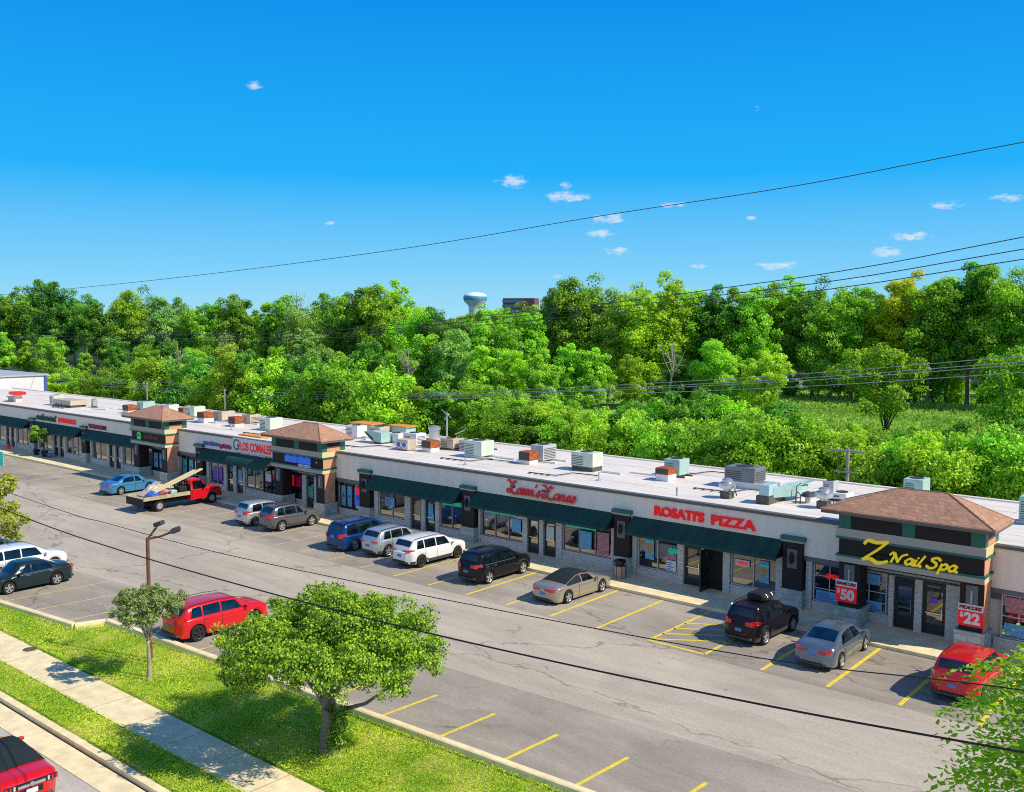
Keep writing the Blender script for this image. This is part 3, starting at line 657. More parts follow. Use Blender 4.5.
# neon signs
def neon(x, z, w, h, label, back=None, m='neon_red', txt='OPEN', y=43.935):
    s = MB(); put_text(s, txt, x, y-.012, z, w, h, .008, .012)
    if back: s.bbox(x-.07, x+w+.07, y, y+.012, z-.07, z+h+.07, .004, 1); return sgn(s, [m, back], label, 'neon sign', 'neon_sign')
    return sgn(s, m, label, 'neon sign', 'neon_sign')
neon(-17.95, 1.82, .62, .20, 'glowing red OPEN sign in the gridded window left of the nail salon tower')
neon(-22.55, 1.72, .62, .18, 'red OPEN sign on an oval white board in the right pizza window', 'sign_white')
s = MB(); script(s, 'open', -26.5, 43.945, 1.68, .8, .42, pen=.12, depth=.01)
sgn(s, 'neon_teal', 'teal neon script sign in the left pizza window', 'neon sign', 'neon_sign')
def poster(x0, x1, z0, z1, m, label, name='poster', deco=None, y=43.945, group=None, cat='poster'):
    t = thing(name, label, cat, ((x0+x1)/2, y, z0), group=group)
    MB().box(x0, x1, y, y+.008, z0, z1).build('sheet', m, t)
    if deco == 'pizza':
        c = (x0+x1)/2; w = (x1-x0)*.42; MB().add([(c-w, y-.004, z0+(z1-z0)*.62), (c+w, y-.004, z0+(z1-z0)*.62), (c, y-.004, z0+(z1-z0)*.12), (c, y-.004, z0+(z1-z0)*.70)], [(0, 2, 1), (0, 1, 3)]).build('pizza_picture', 'pizza_slice', t)
        MB().box(x0+.04, x1-.04, y-.003, y, z1-.28, z1-.2).build('print', 'neon_teal', t)
    elif deco == 'lines':
        s = MB()
        for i in range(5): s.box(x0+.05, x0+.05+(x1-x0-.1)*random.uniform(.5, 1), y-.003, y, z1-.1-i*.11-.05, z1-.1-i*.11)
        s.build('print', 'sign_steel', t)
    elif deco == 'blob':
        s = MB(); c = (x0+x1)/2; zc = (z0+z1)/2; s.lathe((c, y-.006, zc), [((x1-x0)*.28, 0), ((x1-x0)*.25, .004)], 'y', 12); s.build('picture', 'sign_steel', t)
    return t
poster(-27.95, -27.40, 1.10, 2.3, 'poster_blue', 'blue pizza slice poster in the left pizza window', deco='pizza')
poster(-21.35, -20.82, 1.00, 2.1, 'poster_blue', 'blue pizza slice poster in the right pizza window', deco='pizza')
poster(-26.62, -26.05, .68, 1.25, 'sign_white', 'white notice with blue print low in the left pizza window', deco='lines')
poster(-26.62, -26.05, 1.30, 1.62, 'poster_pink', 'colourful food picture above the white pizza notice')
poster(-48.55, -47.65, 1.32, 1.95, 'poster_blue', 'pale blue notice taped inside the window left of the paired doors', deco='lines')
poster(-39.55, -37.0, 2.12, 2.4, 'neon_teal', 'teal banner across the top of the bowling shop window left of its doors', 'window_banner', cat='window banner')
poster(-33.3, -31.2, 2.12, 2.4, 'neon_teal', 'teal banner across the top of the bowling shop window right of its doors', 'window_banner', cat='window banner')
poster(-43.2, -41.5, 2.1, 2.38, 'neon_teal', 'teal banner in the pink framed window left of the bowling shop', 'window_banner', cat='window banner')
poster(-37.35, -36.65, 1.2, 2.0, 'poster_blue', 'pale blue car picture in the bowling window')
poster(-32.3, -31.5, 1.0, 2.0, 'poster_blue', 'blue and grey picture in the middle of the right bowling window')
poster(-31.1, -30.3, .85, 2.1, 'poster_pink', 'pale pink picture in the last bowling window')
poster(-34.72, -34.15, 1.05, 1.9, 'hvac_green', 'pale notice board inside the right bowling door')
poster(-44.45, -44.0, .9, 2.0, 'poster_blue', 'pale blue sheet inside the right of the paired doors')
poster(-18.4, -17.2, .72, 1.18, 'poster_blue', 'blue striped picture low in the gridded window', deco='lines')
poster(-16.6, -15.3, .72, 1.12, 'poster_blue', 'blue striped picture low in the nail salon window', deco='lines')
poster(-16.5, -15.4, 1.9, 2.4, 'poster_blue', 'pale blue picture high in the nail salon window')
poster(-13.25, -12.95, 1.55, 1.8, 'poster_purple', 'small lilac notice on the right nail salon door', y=43.98)
poster(-10.2, -9.2, 1.75, 2.4, 'poster_pink', 'pink and white picture high in the window right of the nail salon')
poster(-8.9, -7.8, 1.7, 2.4, 'poster_pink', 'pale pink picture in the second pane right of the nail salon')
poster(-10.2, -9.2, .75, 1.3, 'poster_blue', 'pale picture low in the window right of the nail salon')
poster(-8.9, -7.9, .72, 1.25, 'poster_pink', 'red flowered picture low in the window right of the nail salon')
for i, (a, b, m, z, l) in enumerate([(-53.1, -52.65, 'poster_blue', .8, 'tall blue poster in the first dark pane left of the third pillar'), (-52.45, -52.0, 'poster_blue', .8, 'tall blue poster in the second dark pane beside the middle tower'), (-51.7, -51.0, 'sign_blue', .9, 'bright blue and red poster beside the pillar')]): poster(a, b, z, 2.2, m, l, deco='blob')
poster(-51.6, -51.1, 1.75, 2.25, 'neon_red', 'red panel at the top of the blue poster beside the pillar', y=43.93)
for a, b, m, l in ((-59.1, -58.5, 'neon_red', 'red poster in the middle tower window'), (-58.3, -57.7, 'sign_pink', 'magenta poster in the middle tower window')): poster(a, b, 1.5, 2.3, m, l)
poster(-56.8, -56.25, .9, 1.7, 'poster_teal', 'teal and white poster on the middle tower door')
for a, l, m in ((-79.1, 'first', 'poster_pink'), (-78.2, 'second', 'poster_blue'), (-77.3, 'third', 'poster_blue')): poster(a, a+.6, .95, 2.2, m, l+' tall poster from the left in the far tower window', deco='blob')
for a, l, m in ((-73.6, 'green and white tall poster in the window right of the far tower', 'poster_teal'), (-72.65, 'pale blue tall poster beside the green one', 'poster_blue'), (-71.75, 'white poster with a red dot beside the timber pillar', 'sign_white')): poster(a, a+.6, .8, 2.1, m, l, deco='blob')
poster(-71.75, -71.15, 2.05, 2.38, 'sign_maroon', 'dark red square above the white poster', y=43.93)
poster(-69.1, -68.6, .8, 1.9, 'poster_purple', 'purple poster in the phone shop window left pane', deco='blob'); poster(-68.3, -67.8, .8, 1.9, 'poster_purple', 'purple poster in the phone shop window right pane', deco='blob')
poster(-65.6, -65.1, .9, 2.0, 'poster_blue', 'blue and pink poster on the taqueria door')
poster(-62.0, -61.3, 1.5, 2.1, 'sign_white', 'white ring emblem in the taqueria window')
# string of white lights beside windows
for j, (x, z0, l) in enumerate(((-18.70, .75, 'string of white dots down the pier left of the gridded window'), (-11.98, 1.2, 'string of white dots down the pier beside the pedicure banner'))):
    s = MB()
    for i in range(11): s.box(x-.022, x+.022, 43.83, 43.855, z0+i*.155, z0+.07+i*.155)
    sgn(s, 'sign_white', l, 'string lights', 'string_lights')

# trash cans
def trash(x, y, label):
    t = thing('trash_can', label, 'trash can', (x, y, .15)); R8 = [(.30, 0), (.33, .03), (.33, .62), (.35, .66)]
    MB().lathe((0, 0, 0), R8, n=8).build('bin_body', 'trash_tan', t, True)
    s = MB()
    for k in range(8):
        a = math.pi/8*(2*k); s.cyl((.335*math.cos(a), .335*math.sin(a), .03), (.335*math.cos(a), .335*math.sin(a), .9), .012, n=5)
    s.build('corner_post', 'black_matte', t, True)
    MB().lathe((0, 0, 0), [(.36, .86), (.37, .92), (.30, .98), (.2, 1.0)], n=8).build('lid', 'black_gloss', t, True)
    MB().lathe((0, 0, 0), [(.24, .66), (.24, .87)], n=8).build('liner', 'black_matte', t, True)
trash(-28.75, 42.75, 'tan and black octagonal trash can beside the pillar on the shaded walk')
trash(-70.2, 42.9, 'black trash can behind the red truck in front of the phone shop')
# red bucket, potted shrubs and a seated table by the far shops
s = MB(); s.lathe((-105.5, 43.0, .15), [(.16, 0), (.2, .38), (.22, .4), (.0, .3)], n=14); sgn(s, 'sign_red', 'small red bucket on the far shaded walk', 'bucket', 'bucket')
# ------------------------------------------------------------------ rooftop equipment
ZT = 4.366
def hvac(x0, x1, y0, y1, h, m, label, base=.12, louvre='front', group='rooftop air handlers', name='rooftop_unit', cat='rooftop unit', sleepers=True, rz=0):
    t = thing(name, label, cat, ((x0+x1)/2, min((y0+y1)/2, 54.6), ZT), rz, group); w = (x1-x0)/2*.94; d = (y1-y0)/2*.94; h = h*.86
    if sleepers:
        sm_ = 'curb_block' if random.random() < .3 else 'hvac_grey'
        for ya in (-d+.05, d-.2): MB().box(-w-.1, w+(1.0 if sm_ == 'hvac_grey' and w > .5 else .3), ya, ya+.12, 0, base-.02).build('sleeper', 'white_paint' if sm_ == 'hvac_grey' else sm_, t, True)
    else: MB().box(-w+.04, w-.04, -d+.04, d-.04, 0, base).build('curb', 'curb_block', t, True)
    MB().bbox(-w, w, -d, d, base, h, .025).build('cabinet', m, t, True)
    n = max(3, int((h-base)/.12))
    for sd_ in (('front', 'side') if louvre == 'both' else (louvre,)):
        s = MB()
        for i in range(n-1):
            z = base+.1+i*(h-base-.15)/n
            if sd_ == 'front': s.box(-w+.08, w*.1, -d-.012, -d-.002, z, z+.035)
            else: s.box(w+.002, w+.012, -d+.1, d-.1, z, z+.04)
        s.build('grille', 'hvac_coil', t, True)
    s = MB(); s.box(w*.2, w-.05, -d-.012, -d-.003, base+.08, h-.1); s.box(-w+.02, w-.02, -d-.008, -d-.002, h-.06, h-.045); s.build('access_panel', m, t, True)
    s = MB(); s.lathe((0, 0, h-.004), [(min(w, d)*.7, 0), (min(w, d)*.7, .05), (min(w, d)*.62, .055), (min(w, d)*.60, .02)], n=18); s.build('fan_shroud', 'hvac_coil', t, True)
    return t
def rustbox(x0, x1, y0, y1, h, label, split=.45):
    t = thing('exhaust_curb', label, 'exhaust box', ((x0+x1)/2, (y0+y1)/2, ZT), 0, 'rusty rooftop exhaust boxes'); w = (x1-x0)/2*.9; d = (y1-y0)/2*.9; h = h*.88; hs = h*split
    MB().bbox(-w, w, -d, d, 0, hs, .02).build('base', 'white_paint', t, True)
    MB().bbox(-w-.03, w+.03, -d-.03, d+.03, hs+.002, h, .03).build('hood', 'rust', t, True)
    s = MB(); s.box(-w+.05, w-.05, -d-.045, -d-.032, hs+.06, h-.08); s.build('louvre', 'hvac_coil', t, True)
    return t
rustbox(-41.1, -40.1, 48.95, 49.95, .95, 'rusty orange box in front of the louvred unit behind the script sign', .3)
hvac(-41.25, -40.1, 50.35, 51.9, 1.3, 'hvac_grey', 'grey unit with a large dark side louvre behind the rusty orange box', louvre='side')
hvac(-37.0, -35.2, 49.2, 50.4, 1.35, 'hvac_green', 'pale green unit on a dark timber base, directly behind the script sign', base=.28, louvre='front', sleepers=False)
MB_ = MB(); MB_.box(-34.9, -33.4, 49.6, 49.72, ZT, ZT+.12); MB_.box(-33.4, -31.6, 50.6, 50.7, ZT, ZT+.08)
sgn(MB_, 'white_paint', 'white roof sleeper rails right of the pale green unit', 'roof rails', 'roof_rail')
rustbox(-30.75, -29.8, 49.25, 50.3, .88, 'rust brown topped white box in front of the teal unit', .5)
hvac(-31.2, -30.05, 50.95, 52.2, 1.25, 'hvac_teal', 'teal unit behind the rust brown topped box')
t = hvac(-26.7, -24.7, 50.1, 51.6, 1.38, 'hvac_dark', 'largest dark louvred grey unit raised on rails above the pizza sign', base=.38, louvre='both')
def mushroom(x, y, label, s=.84):
    t = thing('exhaust_fan', label, 'exhaust fan', (x, y, ZT), 0, 'mushroom exhaust fans')
    MB().bbox(-.34*s, .34*s, -.34*s, .34*s, 0, .44*s, .02).build('curb', 'curb_block', t, True)
    MB().lathe((0, 0, 0), [(.25*s, .44*s), (.25*s, .6*s), (.50*s, .66*s), (.55*s, .80*s), (.52*s, .98*s), (.33*s, 1.05*s), (.34*s, 1.18*s), (.22*s, 1.27*s), (.05*s, 1.3*s)], n=20).build('fan_housing', 'galvanised', t, True, smooth=35)
    MB().cyl((.45*s, .1, .62*s), (.62*s, .1, .2*s), .03, n=6).build('conduit', 'black_matte', t, True)
    return t
mushroom(-24.75, 46.95, 'silver domed exhaust fan left of the kitchen vent hood')
t = thing('kitchen_vent', 'boxy white kitchen vent on a wide dark curb with a sloping pale blue duct', 'kitchen vent', (-22.3, 47.6, ZT))
MB().box(-.58, .14, -1.05, .9, 0, .42).build('curb', 'curb_block', t, True)
MB().bbox(-.45, .12, -1.0, .0, .422, 1.0, .03).build('vent_box', 'white_paint', t, True)
MB().loft([[(.13, -.5, .3), (.13, .8, .3), (.13, .8, .85), (.13, -.5, .8)], [(.75, 1.2, .25), (.75, 2.4, .25), (.75, 2.4, .72), (.75, 1.2, .75)]]).add([(.75, 1.2, .76), (1.15, 2.9, .95), (.5, 3.1, .85), (.0, .9, .88)], [(0, 1, 2, 3)]).build('duct', 'hvac_teal', t, True)
bpy.data.objects[t.children[-1].name].data.materials[0] = mat('duct_pale_blue', (.42, .60, .64), .5, .1)
s = MB(); s.tube([(1.0, .3, 0), (1.0, .3, .5), (1.1, .3, .62), (1.25, .3, .5), (1.25, .3, 0)], .03); s.tube([(.8, .8, 0), (.8, .8, .8), (1.0, .9, 1.0)], .025); s.build('gas_pipe', 'hvac_coil', t, True)
s = MB(); s.cyl((-26.6, 44.85, ZT), (-26.6, 44.85, ZT+.62), .06, n=10); s.cyl((-26.6, 44.85, ZT), (-26.6, 44.85, ZT+.06), .16, n=12); sgn(s, 'galvanised', 'thin vent pipe near the parapet above the pizza sign', 'vent pipe', 'vent_pipe')
mushroom(-19.7, 47.7, 'white domed exhaust fan just left of the nail salon tower roof')
hvac(-21.4, -20.75, 51.5, 52.3, .85, 'hvac_grey', 'small square grey unit near the wood behind the white domed fan', louvre='front')
hvac(-20.3, -19.4, 49.9, 51.0, .5, 'white_paint', 'low white vent box beside the nail salon tower roof', louvre='front')
t = thing('exhaust_fan', 'small tilted grey vent cap left of the white domed fan', 'exhaust fan', (-20.9, 48.5, ZT)); MB().cyl((0, 0, 0), (0, 0, .35), .14).build('stack', 'galvanised', t, True); MB().lathe((0, 0, .35), [(.38, 0), (.3, .16), (.1, .25)], n=12).build('cap', 'plastic_grey', t, True)
hvac(-17.9, -16.8, 54.4, 55.7, 1.1, 'hvac_teal', 'teal unit peeping over the ridge of the nail salon tower roof')
hvac(-11.3, -9.9, 50.2, 51.4, 1.5, 'hvac_teal', 'teal unit at the right edge beyond the nail salon tower', louvre='both')
hvac(-46.0, -44.3, 48.9, 50.3, 1.35, 'hvac_green', 'pale green unit alone on the open roof left of the script sign', base=.15)
s = MB(); s.box(-43.8, -42.2, 49.9, 50.02, ZT, ZT+.12); s.box(-43.2, -41.9, 51.6, 51.7, ZT, ZT+.1); sgn(s, 'white_paint', 'white roof sleeper rails between the two pale green units', 'roof rails', 'roof_rail')
rustbox(-50.1, -49.1, 48.8, 49.8, .92, 'rusty topped white box right of the twin fans', .35)
hvac(-50.0, -48.6, 50.6, 51.6, .95, 'hvac_tan', 'pale tan unit right behind the rusty topped box', louvre='front')
hvac(-48.4, -47.2, 50.9, 51.9, .9, 'hvac_grey', 'light grey low unit at the right of the crowded roof cluster')
s = MB(); s.lathe((-54.2, 54.3, ZT), [(.42, 0), (.42, .75), (.5, .77), (.5, 1.0), (.3, 1.1)], n=18); sgn(s, 'galvanised', 'tall white cylindrical vent at the back of the crowded roof cluster', 'vent stack', 'vent_stack')
t = thing('antenna', 'thin aerial mast with slanted arms at the back roof edge', 'antenna', (-53.7, 55.2, ZT))
MB().cyl((0, 0, 0), (0, 0, 2.1), .07, n=8).build('mast', 'galvanised', t, True); s = MB(); s.cyl((-.6, 0, 2.3), (.5, 0, 1.7), .035, n=6); s.cyl((-.4, .1, 1.5), (.3, -.1, 2.0), .03, n=6); s.cyl((.6, .3, .4), (1.6, .3, .8), .04, n=6); s.build('aerial_arm', 'galvanised', t, True)
t = thing('condenser_fans', 'low unit with two round white fans facing the lot', 'condenser', (-51.5, 48.7, ZT))
MB().bbox(-.6, .6, -.45, .45, .05, .78, .02).build('cabinet', 'hvac_tan', t, True)
for dx in (-.31, .27): f = MB().lathe((dx, -.455, .42), [(.27, -.0), (.27, -.02), (.24, -.03)], 'y', 18).build('fan_ring', 'white_paint', t, True); MB().lathe((dx, -.49, .42), [(.2, 0), (.06, -.01)], 'y', 12).build('fan_blades', 'sign_steel', f, True)
hvac(-53.4, -51.9, 50.1, 51.2, 1.15, 'white_paint', 'white boxy duct unit behind the twin fans', louvre='both')
hvac(-55.9, -54.4, 50.6, 51.6, .85, 'white_paint', 'low white unit between the teal panel unit and the white duct unit')
t = thing('roof_scoop', 'aqua wedge shaped intake scoop tilted over the roof', 'intake scoop', (-56.0, 50.0, ZT)); t.scale = (.72, .8, .78)
MB().loft([[(-1.6, -.5, 1.0), (-1.6, .6, 1.0), (-1.6, .6, 1.06), (-1.6, -.5, 1.06)], [(-.2, -.6, .2), (-.2, .6, .2), (-.2, .6, 1.2), (-.2, -.6, 1.2)], [(1.2, -.6, .15), (1.2, .6, .15), (1.2, .6, 1.1), (1.2, -.6, 1.1)]]).build('scoop', 'hvac_teal', t, True); MB().box(.0, 1.2, -.5, .5, 0, .15).build('curb', 'curb_block', t, True)
s = MB(); s.add([(-.05, -.62, .25), (-1.55, -.52, 1.0), (-1.2, -.56, 1.0), (-.05, -.62, .5)], [(0, 1, 2, 3)]); s.build('mouth', 'black_matte', t, True)
hvac(-60.5, -59.0, 50.5, 51.6, 1.15, 'white_paint', 'white square unit just right of the middle tower roof', louvre='front')
hvac(-60.2, -58.8, 52.7, 53.9, .85, 'hvac_tan', 'beige unit behind the white square unit by the middle tower')
def slab(x0, x1, y0, y1, z, label, m='orange_sheet', under='hvac_teal', tilt=0, th=.07):
    t = thing('roof_panel', label, 'roof panel', ((x0+x1)/2, (y0+y1)/2, ZT)); w = (x1-x0)/2; d = (y1-y0)/2
    MB().loft([[(-w, -d, z), (-w, d, z), (-w, d, z+th), (-w, -d, z+th)], [(w, -d, z+tilt), (w, d, z+tilt), (w, d, z+tilt+th), (w, -d, z+tilt+th)]]).build('sheet', m, t, True)
    s = MB(); s.box(-w+.15, w-.15, -d+.1, d-.1, .0, z-.02 if not tilt else min(z, z+tilt)-.02); s.build('plinth', under, t, True); return t
slab(-64.2, -61.4, 54.0, 55.6, .62, 'long orange sheet on a low plinth behind the middle tower roof', under='hvac_tan')
slab(-59.3, -57.0, 53.9, 55.2, .75, 'orange topped teal box at the back roof edge of the crowded cluster', m='orange_sheet', under='hvac_teal')
slab(-66.6, -63.6, 44.7, 45.5, .12, 'orange sheet lying behind the taqueria sign', th=.18, under='curb_block')
rustbox(-92.2, -91.0, 48.5, 49.5, .95, 'rusty box on the roof left of the far tower', .35)
hvac(-93.8, -92.5, 50.9, 52.3, 1.1, 'hvac_teal', 'pale blue unit behind the rusty box left of the far tower'); hvac(-90.3, -88.6, 51.5, 52.7, .95, 'hvac_green', 'greenish unit behind the far tower roof')
rustbox(-86.6, -85.7, 51.3, 52.1, .8, 'rusty box partly hidden by the far tower roof', .1)
hvac(-84.7, -82.9, 50.8, 52.1, 1.2, 'hvac_green', 'pale green unit right of the far tower roof')
rustbox(-79.1, -77.9, 48.7, 49.8, 1.1, 'rust topped white box left of the pair above the phone shop', .45)
hvac(-79.4, -78.0, 50.6, 52.1, 1.05, 'hvac_tan', 'cream unit behind the rust topped white box above the phone shop')
rustbox(-74.3, -73.2, 48.8, 49.8, .98, 'rust topped white box nearest above the phone shop', .3)
hvac(-75.6, -74.3, 51.1, 52.3, .95, 'hvac_tan', 'tan unit with dark louvres behind the nearest rust topped box', louvre='both')
hvac(-70.0, -68.4, 49.0, 50.4, 1.25, 'hvac_green', 'pale green unit above the taqueria sign')
hvac(-106.8, -105.8, 47.9, 49.1, 1.2, 'hvac_green', 'pale green unit farthest left on the roof')
slab(-105.2, -101.2, 47.6, 49.4, .25, 'wide tan sheet propped on the far left roof', m='hvac_tan', under='curb_block', tilt=.0, th=.5)
hvac(-100.4, -99.9, 49.4, 49.9, 1.0, 'galvanised', 'narrow grey vent stack on the far left roof')
t = thing('exhaust_fan', 'red capped vent on the roof at the left edge', 'exhaust fan', (-113.0, 47.2, ZT)); MB().box(-.35, .35, -.35, .35, 0, .8).build('stack', 'hvac_green', t, True); MB().bbox(-.9, .9, -.6, .6, .8, 1.15, .06).build('hood', 'neon_red', t, True)
slab(-115.2, -113.6, 46.9, 47.9, .4, 'small tan sheet beside the red capped vent', m='hvac_tan', under='hvac_tan', th=.15)
s = MB()
for i in range(8): x = -103.5+i*.35; s.cyl((x, 46.7, ZT), (x+.1, 46.9, ZT+.35+.1*(i % 3)), .05, n=6)
sgn(s, 'hvac_coil', 'jumble of short dark pipes in front of the wide tan sheet', 'pipes', 'pipe_cluster')
s = MB(); s.tube([(-98.5, 48.5, ZT+.06), (-96.5, 49.0, ZT+.06), (-95.5, 51, ZT+.06), (-93, 51.5, ZT+.06)], .06); s.tube([(-97.5, 50, ZT+.06), (-94.5, 50.2, ZT+.06)], .09); sgn(s, 'white_paint', 'white pipe run across the far left roof', 'pipe', 'roof_pipe')
s = MB()
for i in range(3): s.tube([(-52+i*.1, 52.2+i*.4, ZT+.05), (-50, 52.5+i*.3, ZT+.05), (-46.5, 52.2+i*.4, ZT+.05)], .05)
sgn(s, 'hvac_coil', 'dark pipes lying between the cluster and the lone pale green unit', 'pipe', 'roof_pipe')

for i, (x, y, L_) in enumerate(((-46.5, 47.2, 5), (-38, 46.3, 4), (-32.5, 52.5, 5), (-27.5, 48.2, 4.5), (-57.5, 47.0, 5.5), (-69, 46.8, 5), (-83, 47.5, 6))):
    s = MB(); s.tube([(x, y, ZT+.07), (x+L_*.5, y+.15, ZT+.07), (x+L_*.55, y+1.6, ZT+.07), (x+L_, y+1.8, ZT+.07)], .035, 6)
    for k_ in range(4): s.box(x+L_*.12*k_, x+L_*.12*k_+.08, y-.12, y+.16, ZT, ZT+.035)
    sgn(s, 'hvac_coil', ['thin conduit crossing the roof behind the vacant shop awning', 'thin conduit on the roof behind the red script sign', 'thin conduit on the roof near the rust brown topped box', 'thin conduit behind the pizza sign', 'thin conduit right of the middle tower roof', 'thin conduit above the phone shop', 'thin conduit right of the far tower roof'][i], 'conduit', 'roof_conduit')
for i, (x, y) in enumerate(((-43.3, 46.2), (-33.2, 47.0), (-48.9, 53.5), (-64.2, 50.5), (-71.8, 47.5), (-87.3, 47.3), (-15.2, 53.2))):
    s = MB(); s.cyl((x, y, ZT), (x, y, ZT+.5), .05, n=8); s.cyl((x, y, ZT), (x, y, ZT+.05), .15, n=10)
    solo(s.build('vent_pipe', 'galvanised'), ['short vent pipe between the two pale green units', 'short vent pipe right of the pale green unit', 'short vent pipe behind the twin fans cluster', 'short vent pipe left of the middle tower roof', 'short vent pipe over the phone shop', 'short vent pipe right of the far tower roof', 'short vent pipe behind the nail salon tower'][i], 'vent pipe', 'short vent pipes on the roof')
# ------------------------------------------------------------------ vehicles
def interp(P, x):
    if x <= P[0][0]: return P[0][1]
    for (a, b), (c, d) in zip(P, P[1:]):
        if x <= c: return b+(d-b)*(x-a)/(c-a)
    return P[-1][1]
def car(label, cat, name, x, y, hdg, S, pm, roofm=None, rim='rim_alloy', plate=True, group=None, trim='plastic_grey', z=0.0):
    """local +X is forward; S holds the side profile of the vehicle"""
    L, W, H, Rw = S['L'], S['W'], S['H'], S.get('R', .34); h2 = L/2; xr, xf = -h2+S['rear'], h2-S['front']; gc = S.get('gc', .2)
    t = thing(name, label, cat, (x, y, z), R(hdg), group); top, belt = S['top'], S['belt']; cw, rf, rr, rb = S['cab']
    Ra = Rw+.055; t.scale = (.94, .97, .97)
    smooth = lambda f, x_: (f(x_-.05)+2*f(x_)+f(x_+.05))/4
    T = lambda x_: smooth(lambda q: interp(top, q), x_); Bt = lambda x_: smooth(lambda q: interp(belt, q), x_)
    def Wd(x_):
        u = abs(x_)/h2; return W/2*(1-.02*u*u-(.05 if u < .86 else .05+.30*((u-.86)/.14)**2)*max(0, (u-.5)/.5))
    hc = S.get('tumble', .76)
    def ring(x_):
        b, tp, w = Bt(x_), T(x_), Wd(x_); e = max(0, (abs(x_)/h2-.93)/.07)
        zb = gc+.10*e*e
        for xw in (xr, xf):
            if abs(x_-xw) < Ra: zb = max(zb, Rw+math.sqrt(Ra*Ra-(x_-xw)**2))
        tp = max(tp, b+.015); c = min(1, max(0, (tp-b-.05)/(H-b)*1.15)); wt = w*(.86+(hc-.86)*c)
        P = [(w*.95, zb), (w*.985, zb+(b-zb)*.30), (w, zb+(b-zb)*.62), (w*.985, b-.05), (w*.955, b-.005), (w*.925, b+.012), ((w*.925+wt)/2+.012, (b+tp)/2), (wt, tp-.05*c-.012), (wt*.9, tp-.008*c-.004), (wt*.5, tp+.012), (0, tp+.02)]
        return P
    xs = sorted(set([round(-h2+L*i/46, 4) for i in range(47)]+[round(xw+Ra*math.cos(a), 4) for xw in (xr, xf) for a in [math.pi*i/8 for i in range(9)]]+[cw, rf, rr, rb]))
    m = MB(); rings = []
    for x_ in xs:
        P = ring(x_); e = 0; rings.append([(x_, yy, zz) for yy, zz in P]+[(x_, -yy, zz) for yy, zz in P[-2::-1]])
    m.loft(rings, 0, False, False)
    for r_, fl in ((rings[0], False), (rings[-1], True)):       # rounded nose and tail
        sx = 1 if fl else -1; cz = sum(p[2] for p in r_)/len(r_)
        r1 = [(p[0]+sx*.045, p[1]*.93, cz+(p[2]-cz)*.92) for p in r_]; r2 = [(p[0]+sx*.07, p[1]*.80, cz+(p[2]-cz)*.75) for p in r_]
        rs = [r_, r1, r2]; 
        if not fl: rs = rs[::-1]
        m.loft(rs, 0, False, False); m.add(r2, [tuple(range(len(r2)))] if fl else [tuple(range(len(r2)))[::-1]])
    body = m.build('body', pm, t, True, smooth=38)
    MB().box(-h2+.12, h2-.12, -W/2*.80, W/2*.80, gc-.03, min(.62, interp(belt, 0)-.2)).build('underbody', 'black_matte', t, True)
    # lower trim
    def patch(x0, x1, i0, t0, i1, t1, off, n=10, side=1, mb=None, slant0=0, slant1=0):
        mb = mb or MB(); v = []
        for i in range(n+1):
            row = []
            for k_ in (0, 1):
                u = i/n; xx = x0+(x1-x0)*u; xx += (slant0*(1-u)+slant1*u)*k_
                P = ring(xx); ii, tt = ((i0, t0), (i1, t1))[k_]; a, b_ = P[ii], P[ii+1]
                yy, zz = a[0]+(b_[0]-a[0])*tt, a[1]+(b_[1]-a[1])*tt; row.append((xx, side*(yy+off), zz))
            v.append(row)
        flat = [p for r_ in v for p in r_]
        mb.add(flat, [(2*i, 2*i+2, 2*i+3, 2*i+1) if side < 0 else (2*i, 2*i+1, 2*i+3, 2*i+2) for i in range(n)]); return mb
    def across(x0, x1, off, wk=.93, n=6, wk1=None):
        mb = MB(); v = []; wk1 = wk1 or wk
        for i in range(n+1):
            xx = x0+(x1-x0)*i/n; P = ring(xx); kk = wk+(wk1-wk)*i/n; row = []
            dz = (T(xx+.03)-T(xx-.03))/.06; nx, nz = -dz/math.hypot(1, dz), 1/math.hypot(1, dz)
            for f in (-1, -.9, -.5, 0, .5, .9, 1):
                yw = P[7][0]*kk; af = abs(f)
                zz = P[10][1]+(P[9][1]-P[10][1])*min(1, af*2) if af <= .5 else (P[9][1]+(P[8][1]-P[9][1])*(af-.5)/.4 if af <= .9 else P[8][1]+(P[7][1]-P[8][1])*(af-.9)/.1*.8)
                row.append((xx+nx*off, f*yw, zz+nz*off))
            v += row
        mb.add(v, [(i*7+j, (i+1)*7+j, (i+1)*7+j+1, i*7+j+1) for i in range(n) for j in range(6)]); return mb
    across(cw-.04, rf+.03, .012, .95, wk1=.93).build('windshield', 'car_glass', body, True, smooth=40)
    soft = roofm and S.get('soft')
    if S.get('rearglass', 1): across(*( (rr-.04, rb+.05) if rr > rb else (rb, rr)), .012, .90, wk1=.86).build('rear_window', 'car_glass', body, True, smooth=40)
    if roofm: across(rf-.02, rr, .02, 1.0).build('roof_panel', roofm, body, True, smooth=40)
    if soft:
        m = across(rr, rb-.06, .018, 1.0)
        for sd in (1, -1): patch(rr+.35, rb-.02, 5, .15, 6, 0, .02, 10, sd, m); patch(rr+.35, rb-.02, 6, 0, 6, .99, .02, 10, sd, m)
        m.build('soft_top', roofm, body, True, smooth=40)
